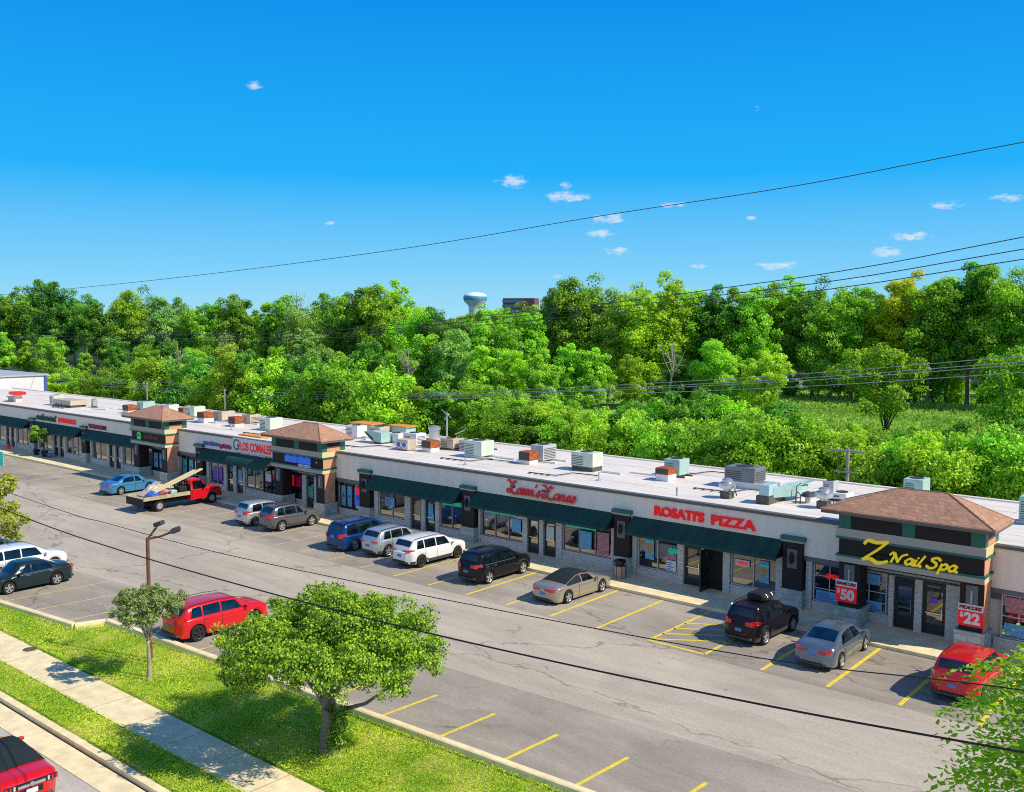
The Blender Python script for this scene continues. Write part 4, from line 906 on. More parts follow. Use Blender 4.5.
    for sd in (1, -1):
        for (a, b_, sl0, sl1) in S['win']:
            m = MB(); N_ = 10; v = []
            for i in range(N_+1):
                u_ = i/N_
                for k_, (ii, tt) in enumerate(((5, .10), (5, .55), (6, 0), (6, .45), (6, .84))):
                    xx = a+(b_-a)*u_+(sl0*(1-u_)+sl1*u_)*(k_/4); P = ring(xx); A_, B_ = P[ii], P[ii+1]
                    v.append((xx, sd*(A_[0]+(B_[0]-A_[0])*tt+.010), A_[1]+(B_[1]-A_[1])*tt))
            m.add(v, [(i*5+j, (i+1)*5+j, (i+1)*5+j+1, i*5+j+1) if sd < 0 else (i*5+j, i*5+j+1, (i+1)*5+j+1, (i+1)*5+j) for i in range(N_) for j in range(4)])
            m.build('side_window', 'car_glass', body, True, smooth=40)
        m = MB()
        for sx in S['seams']: patch(sx-.009, sx+.009, 0, .1, 3, .9, .004, 1, sd, m); 
        for sx in S['seams']:
            for i in range(0, 4): patch(sx-.009, sx+.009, i, 0, i, 1, .005, 1, sd, m)
        m.build('door_seam', 'black_matte', body, True)
        if S.get('clad'):
            m = MB(); patch(xr+Ra, xf-Ra, 0, 0, 0, .8, .008, 12, sd, m); patch(-h2+.1, xr-Ra, 0, 0, 0, .8, .008, 5, sd, m); patch(xf+Ra, h2-.12, 0, 0, 0, .8, .008, 5, sd, m)
            m.build('sill_cladding', trim, body, True)
        if S.get('rails'):
            pts = [(xx, sd*(ring(xx)[7][0]-.02), T(xx)+.045) for xx in [rr+.05+(rf-rr-.1)*i/8 for i in range(9)]]; pts = [(pts[0][0]-.08, pts[0][1], pts[0][2]-.05)]+pts+[(pts[-1][0]+.08, pts[-1][1], pts[-1][2]-.05)]
            MB().tube(pts, .018).build('roof_rail', S['rails'], body, True)
        if S.get('chrome'):
            a, b_ = S['win'][0][0], S['win'][-1][1]; MB().tube([(xx, sd*(ring(xx)[5][0]+.010), ring(xx)[5][1]+.012) for xx in [a+(b_-a)*i/16 for i in range(17)]], .012, 6).build('window_trim', 'chrome', body, True)
        m = MB(); mx_ = cw-.28; P = ring(mx_)
        m.loft([[(mx_+dx*s_, sd*(P[5][0]+.02+dy), P[5][1]+.06+dz*s_) for dx, dz in ((-.06, -.05), (.06, -.05), (.07, .05), (-.06, .07))] for dy, s_ in ((0, .4), (.06, 1), (.19, .95), (.22, .6))])
        m.build('mirror', pm if S.get('mirbody', 1) else 'black_gloss', t, True, smooth=50)
        # door handles
        m = MB()
        for (a, b_, _, _) in S['win'][:2]:
            P = ring(a+.15); m.box(a+.08, a+.26, sd*P[3][0]-.006 if sd > 0 else sd*P[3][0]-.022, sd*P[3][0]+.022 if sd > 0 else sd*P[3][0]+.006, P[3][1]-.05, P[3][1]-.02)
        m.build('door_handle', pm if not S.get('chrome') else 'chrome', t, True)
        # lamps
        zt = S.get('tail', (belt[1][1]-.18, .16, .30))
        m = MB(); ye = Wd(-h2+.05)
        P = ring(-h2+.14); tail_l = zt[2]
        m.loft([[(-h2+.34, sd*(Wd(-h2+.34)+.004), zt[0]+zt[1]*.55), (-h2+.34, sd*(Wd(-h2+.34)+.004), zt[0]+zt[1]), (-h2+.34, sd*(Wd(-h2+.34)-.06), zt[0]+zt[1]), (-h2+.34, sd*(Wd(-h2+.34)-.06), zt[0]+zt[1]*.5)],
                [(-h2+.04, sd*(ye+.012), zt[0]), (-h2+.04, sd*(ye+.012), zt[0]+zt[1]), (-h2+.04, sd*(ye-.1), zt[0]+zt[1]), (-h2+.04, sd*(ye-.1), zt[0])],
                [(-h2-.055, sd*(ye-.05), zt[0]+.01), (-h2-.055, sd*(ye-.05), zt[0]+zt[1]-.01), (-h2-.055, sd*(ye-.12), zt[0]+zt[1]-.01), (-h2-.055, sd*(ye-.12), zt[0]+.01)],
                [(-h2-.078, sd*(ye-.10), zt[0]+.02), (-h2-.078, sd*(ye-.10), zt[0]+zt[1]-.015), (-h2-.078, sd*(ye-tail_l), zt[0]+zt[1]-.02), (-h2-.078, sd*(ye-tail_l), zt[0]+.03)]])
        m.build('taillight', 'red_lamp', t, True, smooth=40)
        zf = interp(belt, h2-.12)-.14; yf = Wd(h2-.05)
        m = MB(); m.loft([[(h2-.42, sd*(Wd(h2-.42)+.004), zf+.1), (h2-.42, sd*(Wd(h2-.42)+.004), zf+.13), (h2-.42, sd*(Wd(h2-.42)-.08), zf+.15), (h2-.42, sd*(Wd(h2-.42)-.06), zf+.08)],
                [(h2-.03, sd*(yf+.01), zf-.02), (h2-.03, sd*(yf+.01), zf+.11), (h2-.08, sd*(yf-.1), zf+.14), (h2-.03, sd*(yf-.1), zf-.02)],
                [(h2+.055, sd*(yf-.10), zf-.02), (h2+.045, sd*(yf-.10), zf+.09), (h2+.045, sd*(yf-.32), zf+.08), (h2+.06, sd*(yf-.32), zf)]])
        m.build('headlight', 'clear_lamp', t, True, smooth=40)
    m = MB(); m.bbox(h2-.03, h2+.088, -W*.24, W*.24, interp(belt, h2)-.22, interp(belt, h2)-.06, .02); m.build('grille', 'black_gloss', t, True)
    MB().bbox(-h2-.078, -h2+.06, -W*.34, W*.34, gc+.05, gc+.17, .03).build('rear_bumper', trim, t, True); MB().bbox(h2-.06, h2+.075, -W*.33, W*.33, gc+.04, gc+.14, .03).build('front_bumper', trim, t, True)
    if plate:
        zp = S.get('plate', .78); m = MB(); m.box(-h2-.092, -h2-.07, -.16, .16, zp-.075, zp+.075); m.build('licence_plate', 'plate_blue', t, True)
    for xw in (xr, xf):
        for sd in (1, -1):
            yo = sd*(W/2-.015); yi = sd*(W/2-.23)
            m = MB().lathe((xw, 0, Rw), [(Rw*.60, yo-sd*.07), (Rw*.60, yi)], 'y', 20); w = m.build('wheel', 'black_matte', t, True)
            MB().lathe((xw, 0, Rw), [(Rw*.66, yo-sd*.012), (Rw*.90, yo), (Rw*.985, yo-sd*.03), (Rw, yo-sd*.08), (Rw, yi+sd*.05), (Rw*.92, yi), (Rw*.6, yi), (Rw*.62, yo-sd*.05), (Rw*.66, yo-sd*.012)], 'y', 28, caps=False).build('tyre', 'rubber', w, True, smooth=40)
            m = MB(); ns = S.get('spokes', 5)
            for k_ in range(ns):
                a = 2*math.pi*k_/ns+.3; c_, s_ = math.cos(a), math.sin(a); hw = Rw*(.13 if ns < 8 else .06)
                m.loft([[(xw+c_*r-s_*q*g_, yy, Rw+s_*r+c_*q*g_) for q, yy in ((-hw, yo-sd*.055), (hw, yo-sd*.055), (hw, yo-sd*.022), (-hw, yo-sd*.022))] for r, g_ in ((Rw*.08, .9), (Rw*.64, 1.15))])
            m.lathe((xw, 0, Rw), [(Rw*.60, yo-sd*.03), (Rw*.67, yo-sd*.008), (Rw*.67, yo-sd*.04), (Rw*.60, yo-sd*.045), (Rw*.60, yo-sd*.03)], 'y', 24, caps=False); m.lathe((xw, 0, Rw), [(Rw*.14, yo-sd*.05), (Rw*.12, yo-sd*.015), (.01, yo-sd*.014)], 'y', 12)
            m.build('rim', rim, w, True)
    return t
def sedan(L=4.85, W=1.84, H=1.46):
    h = L/2; return dict(L=L, W=W, H=H, R=.33, rear=1.0, front=.95, gc=.2, top=[(-h, .78), (-h+.12, .98), (-h+.35, 1.04), (-h+.72, 1.06), (-h+1.55, 1.38), (-h+1.95, 1.45), (-h+2.55, H), (-h+2.9, 1.42), (h-1.15, .98), (h-.5, .86), (h-.15, .74), (h, .60)],
      belt=[(-h, .74), (-h+.12, .92), (-h+.7, .95), (h-1.3, .90), (h-.5, .80), (h-.12, .68), (h, .56)], cab=(h-1.2, -h+2.88, -h+1.58, -h+.78), tumble=.70,
      win=[(-h+1.12, -h+2.28, .25, 0), (-h+2.36, h-1.62, 0, -.32)], seams=[-h+1.30, -h+2.32, h-1.38], tail=(.76, .17, .42), plate=.72)
def suv(L=4.65, W=1.86, H=1.70, **kw):
    h = L/2; d = dict(L=L, W=W, H=H, R=.365, rear=.88, front=.92, gc=.26, top=[(-h, .92), (-h+.10, 1.16), (-h+.28, H-.28), (-h+.48, H-.05), (-h+.9, H-.0), (-h+2.0, H+.01), (h-1.95, H-.06), (h-1.12, 1.16), (h-.45, 1.04), (h-.12, .90), (h, .72)],
      belt=[(-h, .88), (-h+.1, 1.02), (-h+.6, 1.07), (h-1.3, 1.03), (h-.45, .96), (h-.1, .82), (h, .68)], cab=(h-1.16, h-1.93, -h+.46, -h+.13), tumble=.76,
      win=[(-h+.55, -h+1.12, .15, 0), (-h+1.2, -h+2.08, 0, 0), (-h+2.16, h-1.60, 0, -.30)], seams=[-h+1.18, -h+2.12, h-1.38], tail=(.93, .22, .32), plate=.74, clad=True); d.update(kw); return d
def van(L=5.1):
    h = L/2; return dict(L=L, W=1.98, H=1.76, R=.345, rear=.95, front=.98, gc=.2, top=[(-h, .90), (-h+.08, 1.12), (-h+.26, 1.52), (-h+.42, 1.70), (-h+.9, 1.76), (-h+2.4, 1.76), (h-2.2, 1.68), (h-1.0, 1.12), (h-.4, .96), (h-.1, .82), (h, .66)],
      belt=[(-h, .86), (-h+.1, 1.0), (-h+.6, 1.02), (h-1.3, .98), (h-.4, .86), (h-.1, .74), (h, .62)], cab=(h-1.06, h-2.12, -h+.42, -h+.11), tumble=.74,
      win=[(-h+.42, -h+1.3, .1, 0), (-h+1.38, -h+2.4, 0, 0), (-h+2.48, h-1.66, 0, -.42)], seams=[-h+1.34, -h+2.44, h-1.42], tail=(.86, .26, .20), plate=.95, rails='black_gloss')
def hatch(L=4.0, H=1.60):
    h = L/2; return dict(L=L, W=1.74, H=H, R=.31, rear=.70, front=.76, gc=.2, top=[(-h, .86), (-h+.08, 1.06), (-h+.24, H-.22), (-h+.40, H-.04), (-h+.9, H), (-h+1.8, H), (h-1.6, H-.1), (h-.85, 1.06), (h-.3, .92), (h-.08, .78), (h, .62)],
      belt=[(-h, .8), (-h+.1, .96), (-h+.5, .98), (h-1.0, .95), (h-.3, .82), (h-.08, .7), (h, .58)], cab=(h-.9, h-1.58, -h+.40, -h+.12), tumble=.78,
      win=[(-h+.5, -h+1.3, .1, 0), (-h+1.38, h-1.3, 0, -.3)], seams=[-h+1.34, h-1.1], tail=(.86, .24, .18), plate=.72)
def coupe(L=4.85, soft=True):
    h = L/2; return dict(L=L, W=1.88, H=1.32, R=.33, rear=.98, front=1.02, gc=.17, soft=soft, top=[(-h, .72), (-h+.1, .90), (-h+.35, .95), (-h+.85, .96), (-h+1.35, 1.14), (-h+1.85, 1.29), (-h+2.35, 1.32), (h-1.98, 1.24), (h-1.35, .95), (h-.6, .80), (h-.12, .64), (h, .52)],
      belt=[(-h, .70), (-h+.12, .86), (-h+.9, .88), (h-1.4, .84), (h-.6, .74), (h-.12, .60), (h, .50)], cab=(h-1.38, h-1.98, -h+1.75, -h+.95), tumble=.68,
      win=[(-h+2.2, h-1.75, .0, -.30)], seams=[-h+1.85, h-1.5], tail=(.68, .15, .55), plate=.56)
paint('paint_black', (.006, .007, .010), 0.0); paint('paint_bluegrey', (.17, .23, .30), .6); paint('paint_red', (.62, .006, .010), 0.0); paint('paint_gold', (.42, .38, .30), .5)
paint('paint_white', (.78, .78, .78), 0.); paint('paint_silver', (.50, .53, .55), .5); paint('paint_navy', (.003, .045, .17), .2); paint('paint_gunmetal', (.15, .15, .155), .5)
paint('paint_skyblue', (.07, .30, .55), .5); paint('paint_charcoal', (.02, .035, .04), .3); paint('paint_maroonblack', (.014, .009, .014), .2)
mat('soft_top_cloth', (.022, .032, .036), .95, var=.15, scale=6, spec=.08)
car('small dark SUV under a black roof cargo bag, parked beside the hatched bay', 'SUV', 'parked_car', -18.98, 39.55, 88, suv(4.45, 1.82, 1.68, rails='black_gloss'), 'paint_maroonblack')
cb = MB(); n = 8
cb.loft([[(x_, y_*k_, z_) for y_, z_ in ((-.52, 1.80), (-.56, 1.95), (-.45, 2.1), (0, 2.14), (.45, 2.1), (.56, 1.95), (.52, 1.80))] for x_, k_ in ((-.62, .75), (-.5, 1), (.45, 1), (.6, .8))])
cbo = cb.build('bag_shell', 'black_matte', None, smooth=40); t = thing('roof_bag', 'soft black cargo bag strapped on the roof of the small dark SUV', 'cargo bag', (-18.98, 39.3, .28), R(88)); t.scale = (.82, .82, .80); cbo.parent = t
m = MB()
for xx in (-.3, .25): m.tube([(xx, -.57, 1.8), (xx, -.575, 1.96), (xx, -.46, 2.115), (xx, 0, 2.155), (xx, .46, 2.115), (xx, .575, 1.96), (xx, .57, 1.8)], .018)
m.build('strap', 'chrome', t, True)
car('grey blue sedan parked nose-in just left of the nail salon tower', 'sedan', 'parked_car', -15.50, 38.95, 91.5, dict(sedan(), chrome=1), 'paint_bluegrey')
car('red SUV partly behind the leafy foreground branches at the right', 'SUV', 'parked_car', -10.1, 38.9, 89, suv(4.7, 1.9, 1.68), 'paint_red')
car('champagne convertible with a dark cloth top parked before the trash can', 'convertible', 'parked_car', -29.1, 39.0, 88, coupe(4.9), 'paint_gold', roofm='soft_top_cloth')
car('glossy black crossover with chrome window line, left of the champagne convertible', 'crossover', 'parked_car', -34.4, 39.05, 90, suv(4.75, 1.86, 1.70, chrome=1, clad=None, spokes=5), 'paint_black')
car('white crossover with black wheels and dark roof glass beside the black crossover', 'crossover', 'parked_car', -39.5, 39.15, 89, suv(4.85, 1.92, 1.66, rails='black_gloss', tail=(.98, .13, .42)), 'paint_white', rim='rim_dark')
car('silver compact SUV between the white crossover and the blue minivan', 'SUV', 'parked_car', -42.72, 39.4, 90, suv(4.45, 1.86, 1.64, tail=(.92, .12, .42), rails='black_gloss'), 'paint_silver')
car('dark blue minivan beside the middle tower parking bays', 'minivan', 'parked_car', -45.4, 39.3, 90, van(), 'paint_navy')
car('grey boxy SUV with black roof rails in front of the middle tower', 'SUV', 'parked_car', -52.95, 39.4, 88, suv(4.3, 1.82, 1.70, rails='black_gloss'), 'paint_gunmetal')
car('small white hatchback left of the grey boxy SUV', 'hatchback', 'parked_car', -55.6, 39.2, 90, hatch(), 'paint_silver')
car('light blue sedan parked below the far tower', 'sedan', 'parked_car', -73.35, 39.0, 94, sedan(4.6, 1.82, 1.46), 'paint_skyblue')
car('long red SUV backed up to the lawn kerb behind the round tree', 'SUV', 'parked_car', -37.8, 24.05, 90, suv(4.85, 1.88, 1.62, rails='plastic_grey', R=.37, clad=None), 'paint_red', rim='rim_dark')
car('black compact sedan nose to the lawn kerb near the left edge', 'sedan', 'parked_car', -51.3, 21.55, -90, dict(sedan(4.5, 1.8, 1.46), chrome=1), 'paint_charcoal')
car('white SUV behind the black compact sedan at the left edge', 'SUV', 'parked_car', -54.3, 22.5, 92, suv(4.9, 1.94, 1.66, clad=None), 'paint_white')
car('blue car under the left edge tree, mostly hidden by the white SUV', 'car', 'parked_car', -57.2, 22.2, 90, suv(4.7, 1.86, 1.6, clad=None), 'paint_navy')
car('dark car at the bottom edge with only its roof showing', 'car', 'parked_car', -8.95, 22.15, 92, sedan(4.7), 'paint_black')
# red pony convertible in the street
ms = car('red convertible with a black cloth top driving in the near street', 'convertible', 'street_car', -30.5, 11.75, 180, dict(coupe(4.8), tail=(.74, .0001, .1), seams=[-.55, .95]), 'paint_red', roofm='soft_top_cloth', plate=False, z=-.22)
for c in list(ms.children):
    if c.name.startswith('taillight'): bpy.data.objects.remove(c)
m = MB(); m.bbox(-2.495, -2.44, -.78, .78, .70, .86, .01); m.build('rear_panel', 'black_gloss', ms, True)
for sd in (-1, 1):
    for i in range(3): m = MB(); yy = sd*(.50+i*.115); m.bbox(-2.515, -2.48, yy-.033, yy+.033, .715, .85, .008); m.build('taillight', 'clear_lamp' if i < 1 else 'red_lamp', ms, True)
m = MB(); m.box(-2.51, -2.49, -.40, .40, .72, .80); m.build('chrome_strip', 'galvanised', ms, True)
m = MB(); m.lathe((-2.51, 0, .79), [(.075, -.0), (.07, -.03), (.03, -.035)], 'x', 16); m.build('emblem', 'chrome', ms, True)
m = MB(); m.box(-2.52, -2.49, -.17, .17, .50, .64); m.build('licence_plate', 'sign_white', ms, True)
MB().box(-2.49, -2.47, -.33, .33, .48, .66).build('plate_recess', 'black_matte', ms, True)
m = MB(); m.bbox(-1.33, -1.15, -.55, -.22, .85, 1.05, .03); m.bbox(-1.33, -1.15, .22, .55, .85, 1.05, .03); m.build('headrest', 'plastic_grey', ms, True)

# flatbed truck
t = thing('flatbed_truck', 'red flatbed work truck loaded with junk, parked below the far tower', 'flatbed truck', (-65.1, 38.3, 0), R(91))
Rw = .40; xf, xr = 2.35, -1.95
m = MB(); prof = [(.62, .98, .62), (.7, 1.02, 1.92), (1.25, 1.0, 1.98), (1.55, .98, 1.94), (2.05, .98, 1.32), (2.6, .96, 1.26), (3.1, .93, 1.18), (3.25, .90, 1.02), (3.3, .86, .62)]
rings = []
for xx in [.55+.07*i for i in range(40)]:
    if xx > 3.28: break
    roof = interp([(.55, 1.90), (.75, 1.96), (1.35, 1.98), (1.55, 1.93), (2.1, 1.34), (2.7, 1.27), (3.1, 1.2), (3.28, 1.02)], xx); bl = interp([(.55, 1.22), (2.0, 1.22), (3.1, 1.1), (3.28, .95)], xx); w = interp([(.55, .98), (2.6, .98), (3.1, .93), (3.28, .86)], xx)
    zb = .48
    if abs(xx-xf) < .46: zb = max(zb, Rw+math.sqrt(.46**2-(xx-xf)**2))
    c = max(0, min(1, (roof-bl-.1)/.6)); wt = w*(.9-.10*c)
    P = [(w*.97, zb), (w, zb+(bl-zb)*.5), (w*.98, bl-.03), (w*.94, bl+.01), (wt, roof-.05), (wt*.85, roof), (0, roof+.02)]
    rings.append([(xx, a, b_) for a, b_ in P]+[(xx, -a, b_) for a, b_ in P[-2::-1]])
m.loft(rings, 0, True, False); cab = m.build('cab', 'paint_red', t, True, smooth=35)
for sd in (1, -1):
    m = MB(); m.add([(.78, sd*.955, 1.26), (1.85, sd*.955, 1.26), (1.52, sd*.845, 1.84), (.82, sd*.84, 1.86)], [(0, 1, 2, 3)]); m.build('side_window', 'car_glass', cab, True)
    m = MB().box(.66, .68, sd*.985-.008, sd*.985+.008, .55, 1.2).box(1.86, 1.88, sd*.985-.008, sd*.985+.008, .9, 1.2); m.build('door_seam', 'black_matte', cab, True)
    MB().bbox(1.62, 1.72, min(sd*1.02, sd*1.26), max(sd*1.02, sd*1.26), 1.3, 1.6, .03).build('mirror', 'black_matte', t, True)
    MB().bbox(3.2, 3.34, min(sd*.6, sd*.88), max(sd*.6, sd*.88), .85, 1.05, .03).build('headlight', 'clear_lamp', t, True)
m = MB(); m.add([(2.06, -.80, 1.39), (2.06, .80, 1.39), (1.58, .74, 1.915), (1.58, -.74, 1.915)], [(0, 1, 2, 3)]); m.build('windshield', 'car_glass', cab, True)
m = MB(); m.add([(.54, -.7, 1.3), (.54, .7, 1.3), (.54, .68, 1.8), (.54, -.68, 1.8)], [(3, 2, 1, 0)]); m.build('rear_window', 'car_glass', cab, True)
MB().bbox(3.28, 3.45, -.95, .95, .48, .72, .04).build('front_bumper', 'chrome', t, True)
m = MB(); m.box(-3.1, 3.1, -.45, -.3, .45, .7); m.box(-3.1, 3.1, .3, .45, .45, .7); m.box(-2.6, .3, -.7, .7, .5, .72); m.build('chassis', 'black_matte', t, True)
bed = MB().box(-3.3, .42, -1.12, 1.12, .92, 1.06).build('flatbed', 'timber_deck', t, True)
m = MB(); 
for sd in (1, -1): m.box(-3.28, .42, min(sd*1.06, sd*1.12), max(sd*1.06, sd*1.12), 1.062, 1.19)
m.build('side_board', 'timber_deck', bed, True)
MB().box(-3.36, -3.30, -1.12, 1.12, .55, 1.08).box(-3.34, -3.28, -.9, -.3, .35, .6).build('tail_skirt', 'black_matte', t, True)
m = MB()
for yy in (-1.05, -.35, .35, 1.05): m.box(.44, .5, yy-.03, yy+.03, 1.06, 1.85)
m.box(.44, .5, -1.05, 1.05, 1.8, 1.86); m.box(.44, .5, -1.05, 1.05, 1.45, 1.5); m.build('headboard', 'black_matte', bed, True)
for xw, ws in ((xf, (1, -1)), (xr, (1, -1))):
    for sd in ws:
        yo = sd*1.0; yi = sd*(.72 if xw == xf else .5); w = MB().lathe((xw, 0, Rw), [(Rw*.6, yo-sd*.06), (Rw*.6, yi)], 'y', 18).build('wheel', 'black_matte', t, True)
        MB().lathe((xw, 0, Rw), [(Rw*.6, yo-sd*.02), (Rw*.92, yo), (Rw, yo-sd*.06), (Rw, yi), (Rw*.6, yi)], 'y', 24, caps=False).build('tyre', 'rubber', w, True, smooth=40)
        MB().lathe((xw, 0, Rw), [(Rw*.58, yo-sd*.03), (Rw*.4, yo-sd*.05), (Rw*.2, yo-sd*.02), (.01, yo-sd*.02)], 'y', 16).build('rim', 'rim_alloy', w, True)
def onbed(name, mb, m, label, cat, smooth=None):
    o = mb.build(name, m, None, smooth=smooth); me = o.data; M = Matrix.Translation((-65.1, 38.3, 0)) @ Matrix.Rotation(R(91), 4, 'Z'); me.transform(M); return solo(o, label, cat)
m = MB(); m.loft([[(x_, y0-.18, z_), (x_, y0+.18, z_), (x_, y0+.18, z_+.07), (x_, y0-.18, z_+.07)] for x_, y0, z_ in ((-2.4, -.75, 1.30), (1.9, -.35, 2.55))]); m.loft([[(x_, y0-.14, z_), (x_, y0+.14, z_), (x_, y0+.14, z_+.06), (x_, y0-.14, z_+.06)] for x_, y0, z_ in ((-2.2, -.4, 1.42), (1.6, .1, 2.45))])
onbed('long_board', m, 'yellow_board', 'pale yellow boards leaning from the truck bed over its cab', 'boards')
rnd = random.Random(3)
def lump(cx, cy, cz, sx, sy, sz, n=7):
    m = MB(); rs = []
    for j in range(n):
        a = math.pi*(j+.5)/n; rs.append([(cx+sx*math.sin(a)*math.cos(b_)*rnd.uniform(.75, 1.1), cy+sy*math.sin(a)*math.sin(b_)*rnd.uniform(.75, 1.1), cz+max(0, sz*(1-math.cos(a))/2)) for b_ in [2*math.pi*i/10 for i in range(10)]])
    return m.loft(rs)
onbed('tarp_bundle', lump(-2.3, -.6, 1.06, .55, .4, .42), 'blue_tarp', 'blue tarp bundle at the tail of the truck bed', 'tarp bundle', 25)
onbed('sack', lump(-1.4, -.5, 1.06, .5, .45, .55), 'poster_pink', 'pale pink crumpled sack in the middle of the truck bed', 'sack', 25)
onbed('sack', lump(-1.6, .4, 1.06, .7, .5, .75), 'hvac_grey', 'grey heap of scrap on the far side of the truck bed', 'scrap heap', 15)
onbed('green_tub', MB().bbox(-.95, -.45, -.85, -.35, 1.06, 1.36, .05), 'hvac_teal', 'pale green tub on the truck bed', 'tub')
onbed('scrap_box', MB().bbox(-.3, .35, -.9, -.1, 1.06, 1.55, .05), 'black_matte', 'black box behind the truck cab', 'box')
m = MB()
for i in range(14): a = rnd.uniform(-2.2, .2); b_ = rnd.uniform(-.8, .8); m.tube([(a, b_, 1.1), (a+rnd.uniform(-.6, .6), b_+rnd.uniform(-.4, .4), rnd.uniform(1.5, 1.9))], .025)
onbed('scrap_rods', m, 'galvanised', 'tangle of thin metal rods on the truck bed', 'scrap metal')
onbed('white_board', MB().loft([[(-2.8, -.2, 1.1), (-2.8, .6, 1.1), (-2.8, .6, 1.14), (-2.8, -.2, 1.14)], [(-1.2, .1, 1.9), (-1.2, .8, 1.9), (-1.2, .8, 1.94), (-1.2, .1, 1.94)]]), 'hvac_tan', 'pale tan sheet panel propped on the truck load', 'panel')

# ------------------------------------------------------------------ lot light
t = thing('parking_light', 'brown light pole with two tilted floodlights on the lawn', 'light pole', (-36.45, 20.1, -.1))
MB().cyl((0, 0, -.1), (0, 0, 5.15), .085, .075, 14).build('pole', 'pole_brown', t, True, smooth=40)
for pts, c, rz in (([(0, 0, 5.1), (.12, .15, 5.35), (.25, .3, 5.62)], (.3, .35, 5.72), .5), ([(0, 0, 5.1), (.45, .3, 5.22), (.85, .6, 5.42)], (.95, .7, 5.5), .9)):
    a = MB().tube(pts, .045).build('arm', 'pole_brown', t, True)
    m = MB(); m.T = Matrix.Translation(c) @ Matrix.Rotation(rz, 4, 'Z') @ Matrix.Rotation(-.35, 4, 'Y'); m.bbox(-.19, .19, -.15, .15, -.09, .09, .03); h = m.build('floodlight', 'plastic_grey', t, True)
    m = MB(); m.T = Matrix.Translation(c) @ Matrix.Rotation(rz, 4, 'Z') @ Matrix.Rotation(-.35, 4, 'Y'); m.box(-.18, .18, -.14, .14, -.112, -.102); m.build('lens', 'clear_lamp', h, True)
# manhole in the sidewalk, street drain
s = MB(); s.cyl((-41.6, 17.5, -.08), (-41.6, 17.5, -.05), .28, n=20); sgn(s, 'curb_block', 'round brown utility cover at the edge of the sidewalk', 'utility cover', 'utility_cover')
# far white building at the left
t = thing('white_warehouse', 'plain white walled building beyond the left end of the strip', 'building', (-150, 64, 0))
MB().box(-190, -137, 50, 61.3, -.3, 5.75).build('wall', 'white_wall', t); MB().box(-190.2, -136.8, 49.8, 61.5, 5.75, 5.95).build('roof', 'hvac_grey', t)
MB().box(-136.99, -136.75, 60.9, 61.2, 0, 5.7).build('downpipe', 'sign_steel', t)
t = thing('small_sign', 'small teal sign on a post at the left edge of the lot', 'sign', (-62.9, 25.2, 0))
MB().cyl((0, 0, 0), (0, 0, 5.6), .05, n=8).build('post', 'galvanised', t, True); MB().box(-.4, .35, -.09, -.055, 4.75, 5.6).build('panel', 'neon_teal', t, True)
# utility pole behind the shops and thin masts
t = thing('utility_pole', 'weathered wooden utility pole with crossarms behind the shops', 'utility pole', (-23.0, 59.2, 0))
MB().cyl((0, 0, 0), (0, 0, 6.0), .12, .10, 10).build('pole', 'pole_wood', t, True); MB().box(-1.1, 1.1, -.2, -.1, 5.75, 5.87).box(-.8, .7, -.2, -.1, 4.45, 4.55).build('crossarm', 'pole_wood', t, True)
m = MB()
for xx in (-1, -.5, .5, 1): m.cyl((xx, -.15, 5.87), (xx, -.15, 6.02), .05, n=6)
m.build('insulator', 'galvanised', t, True)
for x_, l in ((-103.5, 'thin grey mast rising behind the roof left of the far tower'), (-88.0, 'thin grey mast rising behind the roof above the phone shop')):
    s = MB(); s.cyl((x_, 57.5, 0), (x_, 57.5, 6.3), .07, n=8); s.cyl((x_, 57.5, 6.3), (x_, 57.5, 6.5), .1, n=8); sgn(s, 'wire_grey', l, 'mast', 'thin_mast')
# water tower and far office
t = thing('water_tower', 'white bulb water tower with a teal band above the tree line', 'water tower', (-582, 634, 0))
MB().lathe((0, 0, 0), [(7, -1), (6, 3), (5.6, 22), (6.3, 24.5), (9.5, 27.5), (10.2, 29), (10.3, 32.2), (9.4, 33.8), (6.5, 35.0), (2.5, 35.7), (.1, 35.8)], n=32).build('tank', 'water_tower_white', t, True, smooth=50)
MB().lathe((0, 0, 0), [(10.15, 28.6), (10.35, 29.2), (10.42, 31.9), (10.3, 32.1)], n=32).build('band', 'water_tower_band', t, True, smooth=50)
t = thing('office_block', 'dark flat topped office block on the horizon right of the water tower', 'office block', (-543, 650, 0), R(25))
MB().box(-14, 14, -8, 8, 0, 30.3).build('wall', 'far_office', t, True); m = MB()
for i in range(6): m.box(-14.5, 2, -8.15, -8.05, 5+i*4.3, 7.5+i*4.3)
m.build('window_band', 'far_office_glass', t, True)
